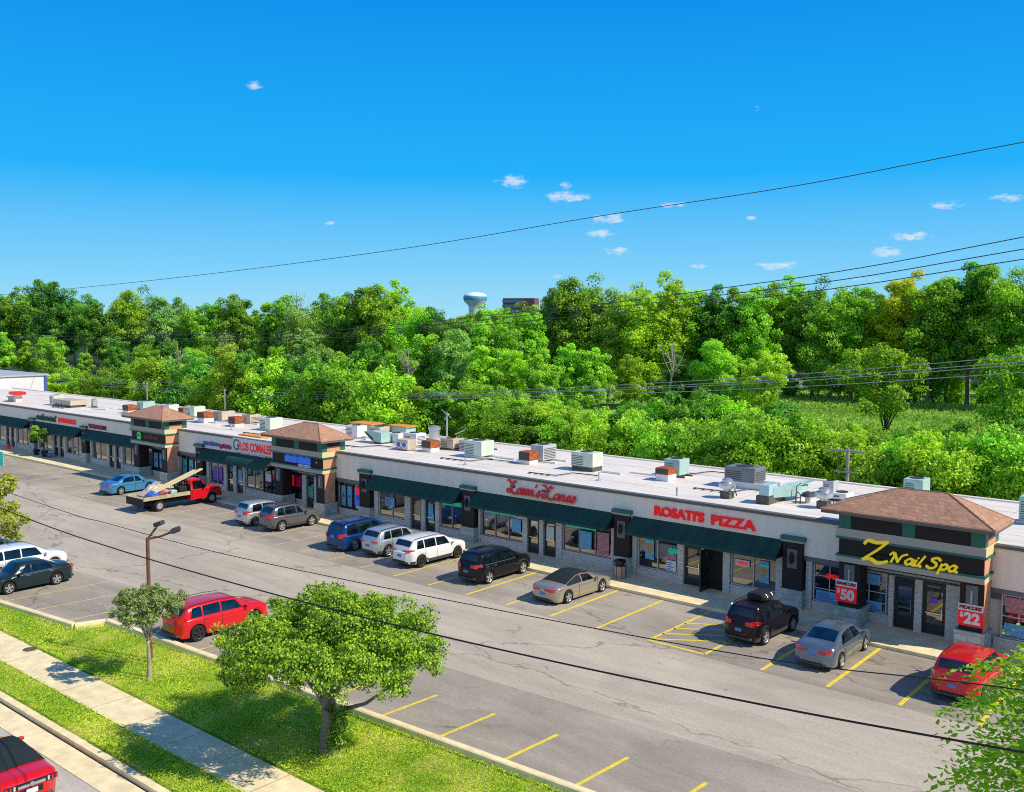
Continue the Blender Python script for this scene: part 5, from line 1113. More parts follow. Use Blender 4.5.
FOREST = [(-309.3,111.4,22.6,'t','d'),(-280.4,105.5,21.8,'t','d'),(-266.6,104.8,21.2,'t','d'),(-268.0,109.5,21.3,'t','d'),(-258.1,109.2,21.0,'t','m'),(-244.7,108.2,22.6,'t','d'),(-227.8,104.2,21.6,'t','d'),(-227.2,108.2,19.7,'t','d'),(-216.8,107.7,18.6,'t','d'),(-215.1,110.7,16.6,'t','p'),(-197.8,106.3,19.1,'t','m'),(-199.4,110.8,20.3,'t','p'),(-180.5,104.0,18.5,'t','p'),(-187.6,111.8,17.8,'t','p'),(-178.2,110.2,17.2,'t','m'),(-174.4,111.7,18.3,'t','m'),(-156.9,104.8,17.9,'t','m'),(-157.4,108.5,17.8,'t','d'),(-146.9,105.0,17.1,'t','m'),(-142.1,105.7,17.6,'t','m'),(-138.3,106.4,17.3,'t','p'),(-138.0,110.8,18.0,'t','m'),(-126.5,105.7,17.2,'t','m'),(-123.1,106.4,18.5,'t','d'),(-118.8,105.9,18.8,'t','m'),(-120.5,111.7,19.9,'t','m'),(-109.7,105.5,17.1,'t','b'),(-106.7,106.0,15.4,'t','d'),(-102.8,105.6,14.9,'t','d'),(-100.0,107.4,14.8,'t','d'),(-95.6,105.9,14.3,'t','m'),(-94.2,108.8,15.1,'t','m'),(-107.5,128.6,15.6,'t','m'),(-107.4,132.9,15.9,'t','b'),(-99.9,128.1,18.7,'t','p'),(-97.4,129.4,20.1,'t','m'),(-94.9,130.9,20.9,'t','b'),(-92.5,133.5,19.9,'t','p'),(-85.2,128.1,19.1,'t','m'),(-81.3,128.2,19.6,'t','b'),(-79.3,130.6,20.8,'t','b'),(-77.4,133.9,20.1,'t','m'),(-73.9,134.3,18.8,'t','d'),(-70.8,135.2,18.4,'t','m'),(-67.2,134.9,18.3,'t','m'),(-76.4,160.7,20.0,'t','b'),(-74.4,163.9,21.2,'t','m'),(-69.6,161.9,20.8,'t','d'),(-64.1,156.7,19.0,'t','m'),(-61.9,159.8,19.6,'t','m'),(-59.6,160.9,19.9,'t','b'),(-55.3,158.4,20.8,'t','y'),(-53.8,163.2,21.4,'t','y'),(-49.3,158.6,21.1,'t','m'),(-47.6,162.4,22.4,'t','m'),(-44.0,160.7,22.4,'t','d'),(-42.0,162.7,22.0,'t','m'),(-38.0,158.2,20.9,'t','b'),(-35.7,157.7,21.2,'t','m'),(-33.5,158.5,20.6,'t','b'),(-30.4,156.6,20.2,'t','p'),(-409.3,143.7,19.5,'t','d'),(-369.8,138.2,20.7,'t','m'),(-368.3,144.6,20.4,'t','d'),(-345.8,143.0,21.1,'t','d'),(-330.5,144.5,19.9,'t','d'),(-303.8,141.8,18.6,'t','d'),(-293.6,143.7,18.6,'t','d'),(-280.0,143.6,15.5,'t','m'),(-260.8,141.1,16.8,'t','d'),(-253.4,145.5,16.9,'t','m'),(-235.5,143.0,15.5,'t','m'),(-224.9,145.0,16.4,'t','b'),(-209.7,143.2,14.6,'t','b'),(-200.4,143.1,15.1,'t','d'),(-193.2,145.8,16.5,'t','d'),(-175.4,140.6,16.1,'t','d'),(-163.2,138.7,15.8,'t','m'),(-158.9,141.9,17.8,'t','d'),(-155.2,144.4,18.0,'t','m'),(-143.2,139.1,15.6,'t','d'),(-142.6,144.7,13.5,'t','d'),(-135.8,145.6,12.0,'t','b'),(-125.4,140.3,13.3,'t','b'),(-122.3,144.7,13.4,'t','b'),(-136.8,170.8,15.2,'t','m'),(-129.5,171.7,19.2,'t','d'),(-120.2,168.3,20.0,'t','m'),(-116.2,171.8,17.7,'t','m'),(-108.0,168.5,19.3,'t','d'),(-102.1,168.3,20.2,'t','m'),(-95.4,166.2,18.3,'t','p'),(-92.5,170.5,18.1,'t','m'),(-83.8,165.5,17.4,'t','m'),(-91.3,192.2,17.7,'t','m'),(-86.6,191.5,20.6,'t','m'),(-79.6,186.8,19.2,'t','b'),(-74.6,188.0,18.8,'t','b'),(-70.6,189.0,18.4,'t','m'),(-65.6,187.6,19.0,'t','m'),(-62.5,192.8,20.0,'t','b'),(-57.5,191.9,20.7,'t','m'),(-51.6,188.5,20.9,'t','m'),(-47.9,193.1,21.4,'t','p'),(-43.2,188.1,20.6,'t','d'),(-40.8,192.3,19.4,'t','m'),(-36.2,186.1,19.3,'t','b'),(-250.6,89.7,7.7,'t','p'),(-227.0,86.0,9.2,'t','d'),(-203.6,82.8,11.2,'t','m'),(-202.2,86.5,9.4,'t','b'),(-196.4,88.7,11.2,'t','m'),(-169.7,82.5,8.3,'t','m'),(-161.8,84.6,10.4,'t','d'),(-156.5,86.8,10.3,'t','m'),(-143.7,83.5,9.8,'t','d'),(-135.8,83.6,9.8,'t','m'),(-137.9,89.1,10.6,'t','m'),(-126.2,87.0,10.0,'t','d'),(-123.3,89.9,10.4,'t','b'),(-113.2,88.0,11.9,'t','p'),(-107.8,89.2,10.0,'t','m'),(-99.7,88.1,10.6,'t','d'),(-90.8,84.7,10.7,'t','m'),(-88.2,87.1,13.0,'t','m'),(-83.3,87.3,12.3,'t','p'),(-78.0,86.3,11.1,'t','b'),(-75.0,87.6,10.1,'t','b'),(-69.7,86.9,10.3,'t','m'),(-74.0,98.4,10.7,'t','m'),(-71.4,100.0,10.2,'t','m'),(-70.2,105.7,9.3,'t','b'),(-65.1,104.5,7.5,'t','b'),(-58.2,98.4,9.6,'t','d'),(-54.5,99.4,11.4,'t','b'),(-54.2,105.6,9.5,'t','m'),(-48.5,100.9,10.1,'t','b'),(-108.0,115.5,15.6,'t','m'),(-107.4,116.7,15.9,'t','m'),(-100.2,111.1,15.8,'t','m'),(-98.8,111.3,15.8,'t','m'),(-103.0,120.0,16.4,'t','m'),(-101.4,121.2,16.3,'t','m'),(-93.2,114.4,16.0,'t','m'),(-71.6,157.4,4,'s','p'),(-68.8,162.8,6.5,'s','b'),(-64.3,161.3,6.2,'s','p'),(-59.8,160.6,4.3,'s','d'),(-55.5,158.2,6.2,'s','m'),(-52.8,159.7,6.6,'s','m'),(-49.0,160.5,7.0,'s','m'),(-46.0,163.0,5.6,'s','b'),(-40.4,157.7,6.2,'s','m'),(-36.7,159.2,6.1,'s','b'),(-34.0,160.6,6.6,'s','b'),(-30.1,158.5,6.5,'s','m'),(-175.2,61.1,5.4,'s','m'),(-170.1,61.4,5.0,'t','d'),(-171.4,63.9,3.5,'t','m'),(-169.9,65.8,5.3,'s','b'),(-158.2,63.5,3.7,'t','m'),(-151.4,63.0,4.5,'t','m'),(-149.2,64.5,5.3,'t','m'),(-142.5,63.9,5.7,'t','b'),(-142.4,66.5,7.0,'s','b'),(-129.4,62.7,5.9,'t','m'),(-125.9,62.9,7.4,'s','b'),(-123.0,63.6,7.2,'t','m'),(-123.2,66.4,8.6,'t','b'),(-116.0,64.5,9.6,'t','b'),(-114.2,66.0,9.6,'s','m'),(-110.0,65.9,8.3,'t','b'),(-105.1,64.9,10.0,'s','d'),(-98.2,63.0,8.9,'s','b'),(-93.4,61.9,10.9,'t','b'),(-91.7,63.0,10.4,'t','d'),(-90.1,64.0,10.2,'s','b'),(-89.2,65.5,8.8,'t','m'),(-86.7,66.3,10.2,'s','d'),(-79.8,63.5,9.8,'s','m'),(-79.2,65.1,9.1,'t','b'),(-75.3,63.8,10.8,'s','b'),(-74.5,65.5,9.0,'s','d'),(-68.8,62.1,10.3,'s','b'),(-68.4,63.7,9.4,'s','b'),(-66.5,64.3,8.3,'t','b'),(-64.7,65.0,8.1,'t','d'),(-63.9,66.7,8.6,'s','b'),(-60.6,65.7,7.9,'t','b'),(-57.2,63.7,7.0,'t','m'),(-53.9,61.9,7.7,'t','b'),(-52.3,62.6,6.5,'t','d'),(-53.2,65.9,7.4,'s','b'),(-51.1,65.2,7.2,'t','b'),(-48.8,64.0,6.4,'s','m'),(-48.2,65.1,6.8,'s','b'),(-45.2,63.5,7.1,'s','b'),(-43.2,62.9,5.8,'s','m'),(-43.1,65.0,5.7,'s','m'),(-41.9,65.0,7.5,'s','b'),(-38.2,61.7,7.0,'s','m'),(-38.1,63.9,7.1,'s','m'),(-38.1,66.1,6.8,'s','b'),(-34.2,61.9,7.1,'s','m'),(-35.4,66.7,6.7,'s','m'),(-31.5,62.1,8.1,'s','m'),(-30.6,62.6,7.6,'s','b'),(-29.7,63.3,7.4,'s','m'),(-29.4,64.8,7.9,'s','m'),(-27.9,63.8,8.1,'s','b'),(-27.9,66.9,7.5,'s','b'),(-26.3,65.9,6.8,'s','m'),(-23.4,61.9,7.3,'s','b'),(-23.3,64.7,6.1,'s','b'),(-22.5,65.7,7.0,'s','m'),(-20.5,62.6,7.2,'s','m'),(-20.2,64.3,7.3,'s','b'),(-18.5,61.6,7.9,'s','b'),(-17.8,62.8,7.6,'s','b'),(-17.4,64.4,7.5,'s','m'),(-16.7,65.2,6.7,'s','m'),(-15.6,65.0,8.2,'s','m'),(-14.2,63.5,7.8,'s','b'),(-13.2,62.6,7.6,'s','b'),(-12.2,62.4,7.9,'s','b'),(-12.1,66.5,8.6,'s','m'),(-68.6,78.6,7.3,'s','m'),(-65.7,79.1,6.5,'s','m'),(-62.8,80.0,6.2,'s','m'),(-58.0,77.7,6.4,'s','b'),(-54.1,76.8,6.0,'s','m'),(-51.9,78.7,6.5,'s','d'),(-47.1,76.2,7.3,'s','m'),(-43.9,75.7,8.2,'s','d'),(-41.8,76.6,7.8,'s','m'),(-40.4,79.3,7.3,'s','b'),(-37.0,78.6,7.3,'s','d'),(-37.6,85.5,6.0,'s','d'),(-35.1,86.0,4.6,'s','d'),(-32.2,84.2,5.4,'s','m'),(-30.7,86.4,4.6,'s','m'),(-28.1,85.4,5.2,'s','d'),(-26.0,86.3,5.4,'s','m'),(-22.4,82.5,6.5,'s','d'),(-20.7,85.2,5.6,'s','d'),(-18.6,84.9,6.6,'s','m'),(-16.5,86.2,6.3,'s','m')]
CLOUDS = [((-0.6416, 0.7549, 0.1359), 0.016, 0.0063, 1), ((-0.5999, 0.791, 0.1203), 0.019, 0.0056, 1), ((-0.6007, 0.7886, 0.131), 0.006, 0.0031, 0.9), ((-0.5688, 0.8165, 0.0986), 0.0201, 0.005, 0.9), ((-0.5751, 0.8136, 0.0848), 0.0141, 0.0038, 0.9), ((-0.5626, 0.824, 0.0669), 0.0141, 0.0038, 0.85), ((-0.7982, 0.5614, 0.2184), 0.0085, 0.0041, 0.9), ((-0.7724, 0.6285, 0.0917), 0.005, 0.0025, 0.6), ((-0.4263, 0.9031, 0.0509), 0.0196, 0.0043, 0.85), ((-0.3357, 0.9399, 0.0628), 0.0161, 0.0047, 0.9), ((-0.3151, 0.9459, 0.0771), 0.0169, 0.0041, 0.9), ((-0.2859, 0.9526, 0.1044), 0.0147, 0.0035, 0.8), ((-0.2367, 0.9655, 0.1082), 0.0144, 0.0034, 0.8), ((-0.4496, 0.8878, 0.0977), 0.0049, 0.0031, 0.9), ((-0.5151, 0.8497, 0.1125), 0.0139, 0.0031, 0.7), ((-0.4947, 0.8675, 0.0516), 0.009, 0.0025, 0.8), ((-0.6129, 0.789, 0.0419), 0.0051, 0.0025, 0.7), ((-0.4405, 0.875, 0.201), 0.0076, 0.003, 0.4), ((-0.348, 0.9368, 0.0366), 0.0134, 0.003, 0.5)]
# ------------------------------------------------------------------ trees
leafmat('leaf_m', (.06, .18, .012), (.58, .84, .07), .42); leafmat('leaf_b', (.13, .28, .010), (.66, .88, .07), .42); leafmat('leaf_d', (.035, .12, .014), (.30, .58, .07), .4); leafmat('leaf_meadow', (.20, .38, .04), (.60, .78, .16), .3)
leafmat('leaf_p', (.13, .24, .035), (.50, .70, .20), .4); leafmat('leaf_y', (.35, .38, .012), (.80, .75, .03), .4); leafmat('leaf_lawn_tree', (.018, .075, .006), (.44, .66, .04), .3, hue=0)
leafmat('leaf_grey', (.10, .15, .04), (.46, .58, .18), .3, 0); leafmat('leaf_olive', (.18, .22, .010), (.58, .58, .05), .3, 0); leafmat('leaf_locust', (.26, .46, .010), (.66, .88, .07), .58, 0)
leafmat('grass_blade', (.20, .42, .010), (.76, .80, .10), .3, 0)
def leaf_mesh(name, P, N, size, shade, m, aspect=.62, rng=None, dirs=None):
    n = len(P); rng = rng or np.random.default_rng(1)
    N = N/np.linalg.norm(N, axis=1, keepdims=True)
    r = rng.normal(size=(n, 3)) if dirs is None else dirs
    a = np.cross(N, r); a /= np.linalg.norm(a, axis=1, keepdims=True)+1e-9
    if dirs is not None: a = dirs-N*(dirs*N).sum(1, keepdims=True); a /= np.linalg.norm(a, axis=1, keepdims=True)+1e-9
    b = np.cross(N, a); s = (size*rng.uniform(.6, 1.35, n))[:, None]
    k = aspect*s*.5
    V = np.stack([P-a*s*.5, P-a*s*.05+b*k, P+a*s*.5, P+a*s*.05-b*k], 1).reshape(-1, 3)
    me = bpy.data.meshes.new(name); me.vertices.add(4*n); me.vertices.foreach_set('co', V.astype('f').ravel())
    me.loops.add(4*n); me.loops.foreach_set('vertex_index', np.arange(4*n, dtype='i')); me.polygons.add(n)
    me.polygons.foreach_set('loop_start', np.arange(0, 4*n, 4, dtype='i')); me.polygons.foreach_set('loop_total', np.full(n, 4, 'i'))
    me.update(calc_edges=True); at = me.attributes.new('shade', 'FLOAT', 'POINT'); at.data.foreach_set('value', np.repeat(np.clip(shade, 0, 1), 4).astype('f'))
    me.materials.append(MATS[m]); return me
def blobs_ellipsoid(rng, c, r, n, br, lo=.45, hi=.95, flat=0.):
    d = rng.normal(size=(n, 3)); d /= np.linalg.norm(d, axis=1, keepdims=True); d[:, 2] = np.where(d[:, 2] < -.3, -d[:, 2]*.5, d[:, 2]) if flat else d[:, 2]
    return np.array(c)+d*np.array(r)*rng.uniform(lo, hi, (n, 1)), rng.uniform(br*.65, br*1.35, n)
def fill(rng, bc, br, n, c, squash=.75):
    w = br**2; i = rng.choice(len(bc), n, p=w/w.sum()); d = rng.normal(size=(n, 3)); d /= np.linalg.norm(d, axis=1, keepdims=True)
    d[:, 2] = np.where((d[:, 2] < 0) & (rng.random(n) < .45), -d[:, 2], d[:, 2])
    rad = br[i]*(.45+.8*rng.random(n)**.8); P = bc[i]+d*rad[:, None]*np.array([1, 1, squash])
    out = P-np.array(c); out /= np.linalg.norm(out, axis=1, keepdims=True)+1e-6
    N = d*.6+out*.35+np.array([.2, .0, .4])+rng.normal(size=(n, 3))*.8
    sh = .40+.22*d[:, 2]+(rad/br[i]-.9)*.8+rng.normal(size=n)*.22+(rng.random(len(bc))[i]-.5)*.38  # inner and underside leaves painted darker, as shade within the crown
    return P, N, sh
def trunk_mesh(name, m, base_r, h, targets, rng, lean=(0, 0), n0=9, limb_from=.35):
    mb = MB(); top = np.array([lean[0], lean[1], h]); pts = [np.array([0, 0, -.15])+(top-np.array([0, 0, 0]))*t+np.array([math.sin(t*5)*.03*h*t, math.cos(t*4)*.02*h*t, 0]) for t in (0, .12, .3, .5, .7, .85, 1)]
    mb.tube(pts, [base_r*1.35, base_r, base_r*.86, base_r*.68, base_r*.45, base_r*.28, base_r*.12], n0)
    for tg in targets:
        t = rng.uniform(limb_from, .8); i = min(5, int(t*6)); s = pts[i]*(1-(t*6-i))+pts[i+1]*(t*6-i); mid = s*.45+tg*.55+np.array([0, 0, -.06*np.linalg.norm(tg-s)]); q = s*.8+tg*.2+np.array([0, 0, .04])
        r0 = base_r*(.5-.3*t); mb.tube([s, q, mid, tg], [r0, r0*.85, r0*.55, r0*.2], 5)
    o = mb.build(name, m, smooth=60); me = o.data; bpy.data.objects.remove(o); return me
def tree_proto(seed, h, r, z0, nb, br, nl, ls, m, bark='bark', base_r=.2, aspect=.62, top=1.0, nlimb=9):
    rng = np.random.default_rng(seed); cz = (z0+h)/2; c = (0, 0, cz); hz = (h-z0)/2
    bc, b = blobs_ellipsoid(rng, c, (r, r, hz), nb, br, .3, .93)
    th = np.arctan2(bc[:, 1], bc[:, 0]); lob = 1+.22*np.sin(th*2+seed)+.16*np.sin(th*3+seed*2+bc[:, 2]*.5)+.12*np.sin(bc[:, 2]*1.1+seed); bc[:, :2] *= lob[:, None]; bc[:, 2] += rng.normal(size=nb)*hz*.06
    bc[:, :2] *= (1-.25*np.clip((bc[:, 2:]-cz)/hz, 0, 1)*top)
    P, N, sh = fill(rng, bc, b, nl, c, 1.0); k_ = P[:, 2] > .1; P, N, sh = P[k_], N[k_], sh[k_]
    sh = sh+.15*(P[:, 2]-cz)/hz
    cm = leaf_mesh('crown', P, N, ls, sh, m, aspect, rng); tm = trunk_mesh('trunk', bark, base_r, h*.82, bc[rng.choice(nb, min(nb, nlimb), False)], rng)
    return cm, tm
def place_tree(cm, tm, x, y, rz, s, label, cat='tree', name='tree', m=None, group=None, sz=None, z=0):
    t = thing(name, label, cat, (x, y, z), rz, group); t.scale = (s, s, sz or s)
    for nm, me in (('trunk', tm), ('crown', cm)):
        o = bpy.data.objects.new(nm, me); C.objects.link(o); o.parent = t
        if nm == 'crown' and m: o.material_slots[0].link = 'OBJECT'; o.material_slots[0].material = MATS[m]
    return t
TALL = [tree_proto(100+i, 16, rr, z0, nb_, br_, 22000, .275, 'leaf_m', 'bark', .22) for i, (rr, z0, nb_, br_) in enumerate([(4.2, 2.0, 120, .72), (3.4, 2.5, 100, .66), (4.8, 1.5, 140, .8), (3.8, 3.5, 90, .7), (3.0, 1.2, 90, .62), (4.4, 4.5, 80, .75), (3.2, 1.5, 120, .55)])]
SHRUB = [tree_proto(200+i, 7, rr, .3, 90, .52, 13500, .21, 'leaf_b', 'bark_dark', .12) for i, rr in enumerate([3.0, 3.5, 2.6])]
LAB = {'m': 'mid green leafy tree in the dense wood behind the strip', 'b': 'bright yellow green leafy tree in the wood behind the strip', 'd': 'dark green leafy tree in the wood behind the strip', 'p': 'pale grey green leafy tree in the wood behind the strip', 'y': 'golden yellow tree high in the wood at the right'}
LABS = {'m': 'mid green bushy shrub directly behind the shop roofs', 'b': 'bright green bushy shrub directly behind the shop roofs', 'd': 'dark green bushy shrub directly behind the shop roofs'}
rf_ = random.Random(5)
for i, (x, y, h, kd, m) in enumerate(FOREST):
    if kd == 's' and m == 'p': m = 'm'
    if kd == 't': cm, tm = TALL[rf_.randrange(7)]; s = h/15.5; lab = LAB[m]; w = s if h > 13 else s*1.1; w = max(w, .62)
    else: cm, tm = SHRUB[rf_.randrange(3)]; s = h/7.2; lab = LABS.get(m, LABS['m']); w = max(s, .8)
    place_tree(cm, tm, x, y, rf_.uniform(0, 6.28), w, lab, m='leaf_'+m, name='tree' if kd == 't' else 'shrub', cat='tree' if kd == 't' else 'shrub', group={'t': 'trees of the wood behind the strip', 's': 'shrubs behind the shop roofs'}[kd]+' '+{'m': 'mid green', 'b': 'bright green', 'd': 'dark green', 'p': 'pale green', 'y': 'golden'}[m], sz=s, z=-.2)
# slender trees on the meadow
for (x, y, h, rz, lab) in ((-32.8, 92, 11.8, .4, 'slender open tree with a forked trunk in front of the meadow'), (-21.0, 92, 11.8, 2.4, 'slender open tree in front of the meadow at the right edge')):
    rng = np.random.default_rng(int(h*7+rz*10)); bc = np.array([(math.cos(a)*q, math.sin(a)*q*.8, z_) for a, q, z_ in [(rng.uniform(0, 6.28), rng.uniform(.6, 4.6), rng.uniform(5.2, 10.6)) for _ in range(40)]]+[(0, 0, 10.9), (1.2, 0, 10.4)]); b = np.full(len(bc), .85)*rng.uniform(.7, 1.3, len(bc))
    P, N, sh = fill(rng, bc, b, 9500, (0, 0, 6), .8); cm = leaf_mesh('crown', P, N, .28, sh, 'leaf_b', .6, rng); tm = trunk_mesh('trunk', 'bark_dark', .24, 8.8, bc[:16], rng, (.9, 0), limb_from=.2)
    place_tree(cm, tm, x, y, rz, 1, lab)
# bare dead tree top
rng = np.random.default_rng(9); tg = np.array([(math.cos(a)*q, math.sin(a)*q, z_) for a, q, z_ in [(rng.uniform(0, 6.28), rng.uniform(.6, 2.6), rng.uniform(14, 19.5)) for _ in range(26)]]); tm = trunk_mesh('trunk', 'bark_pale', .25, 19.0, tg, rng, limb_from=.6)
t = thing('dead_tree', 'bare dead tree poking above the wood at the left', 'dead tree', (-158.5, 121, 0)); o = bpy.data.objects.new('trunk', tm); C.objects.link(o); o.parent = t
# pale bare limbs seen among the leaves
for j, (x, y, s, l) in enumerate(((-121, 80, .62, 'pale bare branched snag in front of the pale green tree'), (-131, 78, .5, 'low pale bare snag near the left end of the wood'), (-58, 96, .6, 'pale straight snag left of the yellow green shrub'), (-83, 79, .55, 'pale thin snag in the centre left of the wood'))):
    o = bpy.data.objects.new('trunk', tm); t = thing('dead_snag', l, 'dead tree', (x, y, 0), j*1.7); t.scale = (s*1.3, s*1.3, s); C.objects.link(o); o.parent = t

# the round lawn tree
rng = np.random.default_rng(41)
def lawn_tree(x, y, bl, n, ls, m, seed, label, r0, h, name='lawn_tree', bark='bark', sq=.8, limb=.3, asp=.6, lean=(0, 0), nl=14):
    rng = np.random.default_rng(seed); bc = np.array([q[:3] for q in bl], float); b = np.array([q[3] for q in bl], float); c = bc.mean(0)
    ex = []; eb = []
    for p, q in zip(bc, b):       # break every mass into small tufts
        k_ = 9; d = rng.normal(size=(k_, 3)); d /= np.linalg.norm(d, axis=1, keepdims=True); ex.append(p+d*q*.85*np.array([1, 1, .8])); eb.append(rng.uniform(.22, .42, k_)*q)
    E_ = np.concatenate(ex+[bc]); F_ = np.concatenate(eb+[b*.6]); P, N, sh = fill(rng, E_, F_, n, c, sq)
    cm = leaf_mesh('crown', P, N, ls, sh, m, asp, rng); lc = bc[np.hypot(bc[:, 0], bc[:, 1]) < np.percentile(np.hypot(bc[:, 0], bc[:, 1]), 62)]; tm = trunk_mesh('trunk', bark, r0, h, lc[rng.choice(len(lc), min(nl, len(lc)), False)], rng, lean, limb_from=limb)
    return place_tree(cm, tm, x, y, 0, .94, label, name=name, sz=1)
A = []; rr = random.Random(8)
for i in range(96):
    a = i*2.39996; q = math.sqrt((i+.5)/96)*3.4; zt_ = 3.1+1.6*math.sqrt(max(0, 1-(q/3.95)**2)); zb_ = 3.2 if q < 1.3 else (2.6 if q < 2.4 else 2.15)
    A.append((math.cos(a)*q, math.sin(a)*q, zb_+(zt_-zb_)*rr.random()**.6, rr.uniform(.5, .78)))
A += [(-3.4, -.6, 2.2, .7), (-2.9, -1.4, 1.9, .6), (3.5, .9, 3.5, .6), (3.3, 2.0, 3.2, .6), (-2.2, -1.2, 2.4, .7), (-3.3, .8, 3.9, .6), (.4, .0, 4.9, .7), (-1.3, .5, 4.9, .6)]
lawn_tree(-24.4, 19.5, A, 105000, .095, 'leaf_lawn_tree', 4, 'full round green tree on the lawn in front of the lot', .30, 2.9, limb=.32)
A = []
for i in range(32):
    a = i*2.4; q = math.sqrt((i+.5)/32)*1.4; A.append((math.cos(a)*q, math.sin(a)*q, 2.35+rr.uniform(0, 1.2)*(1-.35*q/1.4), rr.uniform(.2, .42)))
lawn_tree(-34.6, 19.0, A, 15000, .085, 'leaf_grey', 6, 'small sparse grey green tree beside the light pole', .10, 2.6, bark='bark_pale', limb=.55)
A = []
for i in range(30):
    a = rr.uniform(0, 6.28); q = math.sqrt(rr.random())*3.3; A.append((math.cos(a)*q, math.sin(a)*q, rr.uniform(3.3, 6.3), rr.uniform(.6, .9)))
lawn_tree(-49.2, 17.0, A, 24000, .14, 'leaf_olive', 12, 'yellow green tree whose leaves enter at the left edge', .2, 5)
# foreground tree with long leaflets
rng = np.random.default_rng(77); bc = []; PP = []; NN = []; SH = []; DD = []
for i in range(290):
    a = rng.uniform(0, 6.28); q = rng.random()**.35; zc = rng.uniform(-1, 1); rad = math.sqrt(max(.05, 1-zc*zc))*4.5*q; c0 = np.array([math.cos(a)*rad*.97, math.sin(a)*rad*.8, 6.9+zc*3.1]); bc.append(c0)
    out = np.array([math.cos(a), math.sin(a), .1]); 
    for j in range(24):        # sprays of leaflets along twigs
        d = out*rng.uniform(.3, 1)+rng.normal(size=3)*.55; d[2] = d[2]*.35-.05; d /= np.linalg.norm(d); st = c0+rng.normal(size=3)*.34; m_ = 13
        for k_ in range(m_):
            p = st+d*(.06*k_)+np.array([0, 0, -.0025*k_*k_]); side = np.cross(d, [0, 0, 1]); side /= np.linalg.norm(side)+1e-9; s_ = 1 if k_ % 2 else -1
            PP.append(p+side*s_*.05); NN.append(np.array([0, 0, 1.])+rng.normal(size=3)*.35); DD.append(side*s_+d*.6+np.array([0, 0, -.25])); SH.append(.5+rng.normal()*.2)
cm = leaf_mesh('crown', np.array(PP), np.array(NN), .155, np.array(SH), 'leaf_locust', .42, rng, np.array(DD)); tm = trunk_mesh('trunk', 'bark', .22, 8.2, np.array(bc)[:60], rng, limb_from=.35)
place_tree(cm, tm, .3, 17.5, 0, 1, 'bright green long leafed tree reaching in at the lower right corner', name='foreground_tree')
# potted shrubs before the far shops
rng = np.random.default_rng(3)
for x, l in ((-98.8, 'leafy bright potted tree before the far left shops'), (-97.0, 'darker potted tree beside the bright one before the far left shops')):
    bc, b = blobs_ellipsoid(rng, (0, 0, 2.1), (.7, .5, .7), 12, .3); P, N, sh = fill(rng, bc, b, 1800, (0, 0, 2)); cm = leaf_mesh('crown', P, N, .14, sh, 'leaf_b' if x < -98 else 'leaf_d', .6, rng)
    tm = trunk_mesh('trunk', 'bark_dark', .05, 1.9, bc[:4], rng); t = place_tree(cm, tm, x, 42.9, 0, 1, l, 'potted tree', 'potted_tree', z=.15); MB().lathe((0, 0, 0), [(.22, 0), (.32, .5), (.34, .52), (.28, .48)], n=14).build('pot', 'black_matte', t, True)
t = thing('patio_table', 'dark round patio table with bench seats before the far left shops', 'table', (-96.4, 42.8, .15)); MB().lathe((0, 0, 0), [(.55, .70), (.55, .74), (.01, .745)], n=18).build('tabletop', 'black_gloss', t, True); MB().cyl((0, 0, 0), (0, 0, .7), .06).build('pedestal', 'black_matte', t, True); MB().box(-1.0, -.65, -.4, .4, .40, .45).box(.65, 1.0, -.4, .4, .40, .45).box(-.9, -.8, -.05, .05, 0, .4).box(.8, .9, -.05, .05, 0, .4).build('bench', 'sign_steel', t, True)
# ivy at the foot of the round tree
bc = np.array([(.45+.15*math.sin(i*2), .05*i-.1, .25+i*.16) for i in range(8)]+[(-.12, .1, .5), (.15, 0, 1.4)]); P, N, sh = fill(rng, bc, np.full(10, .24), 1500, (.3, 0, .7)); o = bpy.data.objects.new('climbing_shrub', leaf_mesh('climbing_shrub', P, N, .09, sh-.1, 'leaf_lawn_tree', .6, rng)); C.objects.link(o); o.location = (-24.4, 19.5, 0); tag(o, 'leafy suckers growing round the trunk of the round lawn tree', 'climbing plant')
# lawn grass blades (uncountable)
rng = np.random.default_rng(21); n = 150000; u = rng.random(n); X = -52+40*rng.random(n)**.9; Y = np.where(rng.random(n) < .25, rng.uniform(14.76, 16.1, n), rng.uniform(17.74, 22.4, n)); kk = np.array([kerb_y(v)-.2 for v in X]); ok = Y < kk; X, Y = X[ok], Y[ok]; n = len(X)
Pg = np.stack([X, Y, rng.uniform(.015, .05, n)], 1); Ng = rng.normal(size=(n, 3)); Ng[:, 2] *= .45; patch_ = .5+.28*np.sin(X*.9+np.sin(Y*1.3)*2)*np.sin(Y*.8+X*.25)
o = bpy.data.objects.new('grass', leaf_mesh('grass', Pg, Ng, .075, np.clip(patch_+rng.normal(size=n)*.22, 0, 1), 'grass_blade', .25, rng)); C.objects.link(o); tag(o, 'short mown grass with dry patches on the verge', 'grass', kind='stuff')
n = 60000; X = rng.uniform(-75, -15, n); Y = rng.uniform(90, 175, n); Pg = np.stack([X, Y, rng.uniform(-.05, .9, n)], 1); Ng = rng.normal(size=(n, 3)); Ng[:, 2] *= .3
o = bpy.data.objects.new('meadow_grass', leaf_mesh('meadow_grass', Pg, Ng, .5, .5+.25*np.sin(Y*.35+X*.1)+rng.normal(size=n)*.15, 'leaf_meadow', .4, rng)); C.objects.link(o); tag(o, 'tall meadow grass in the clearing of the wood', 'meadow grass', kind='stuff')

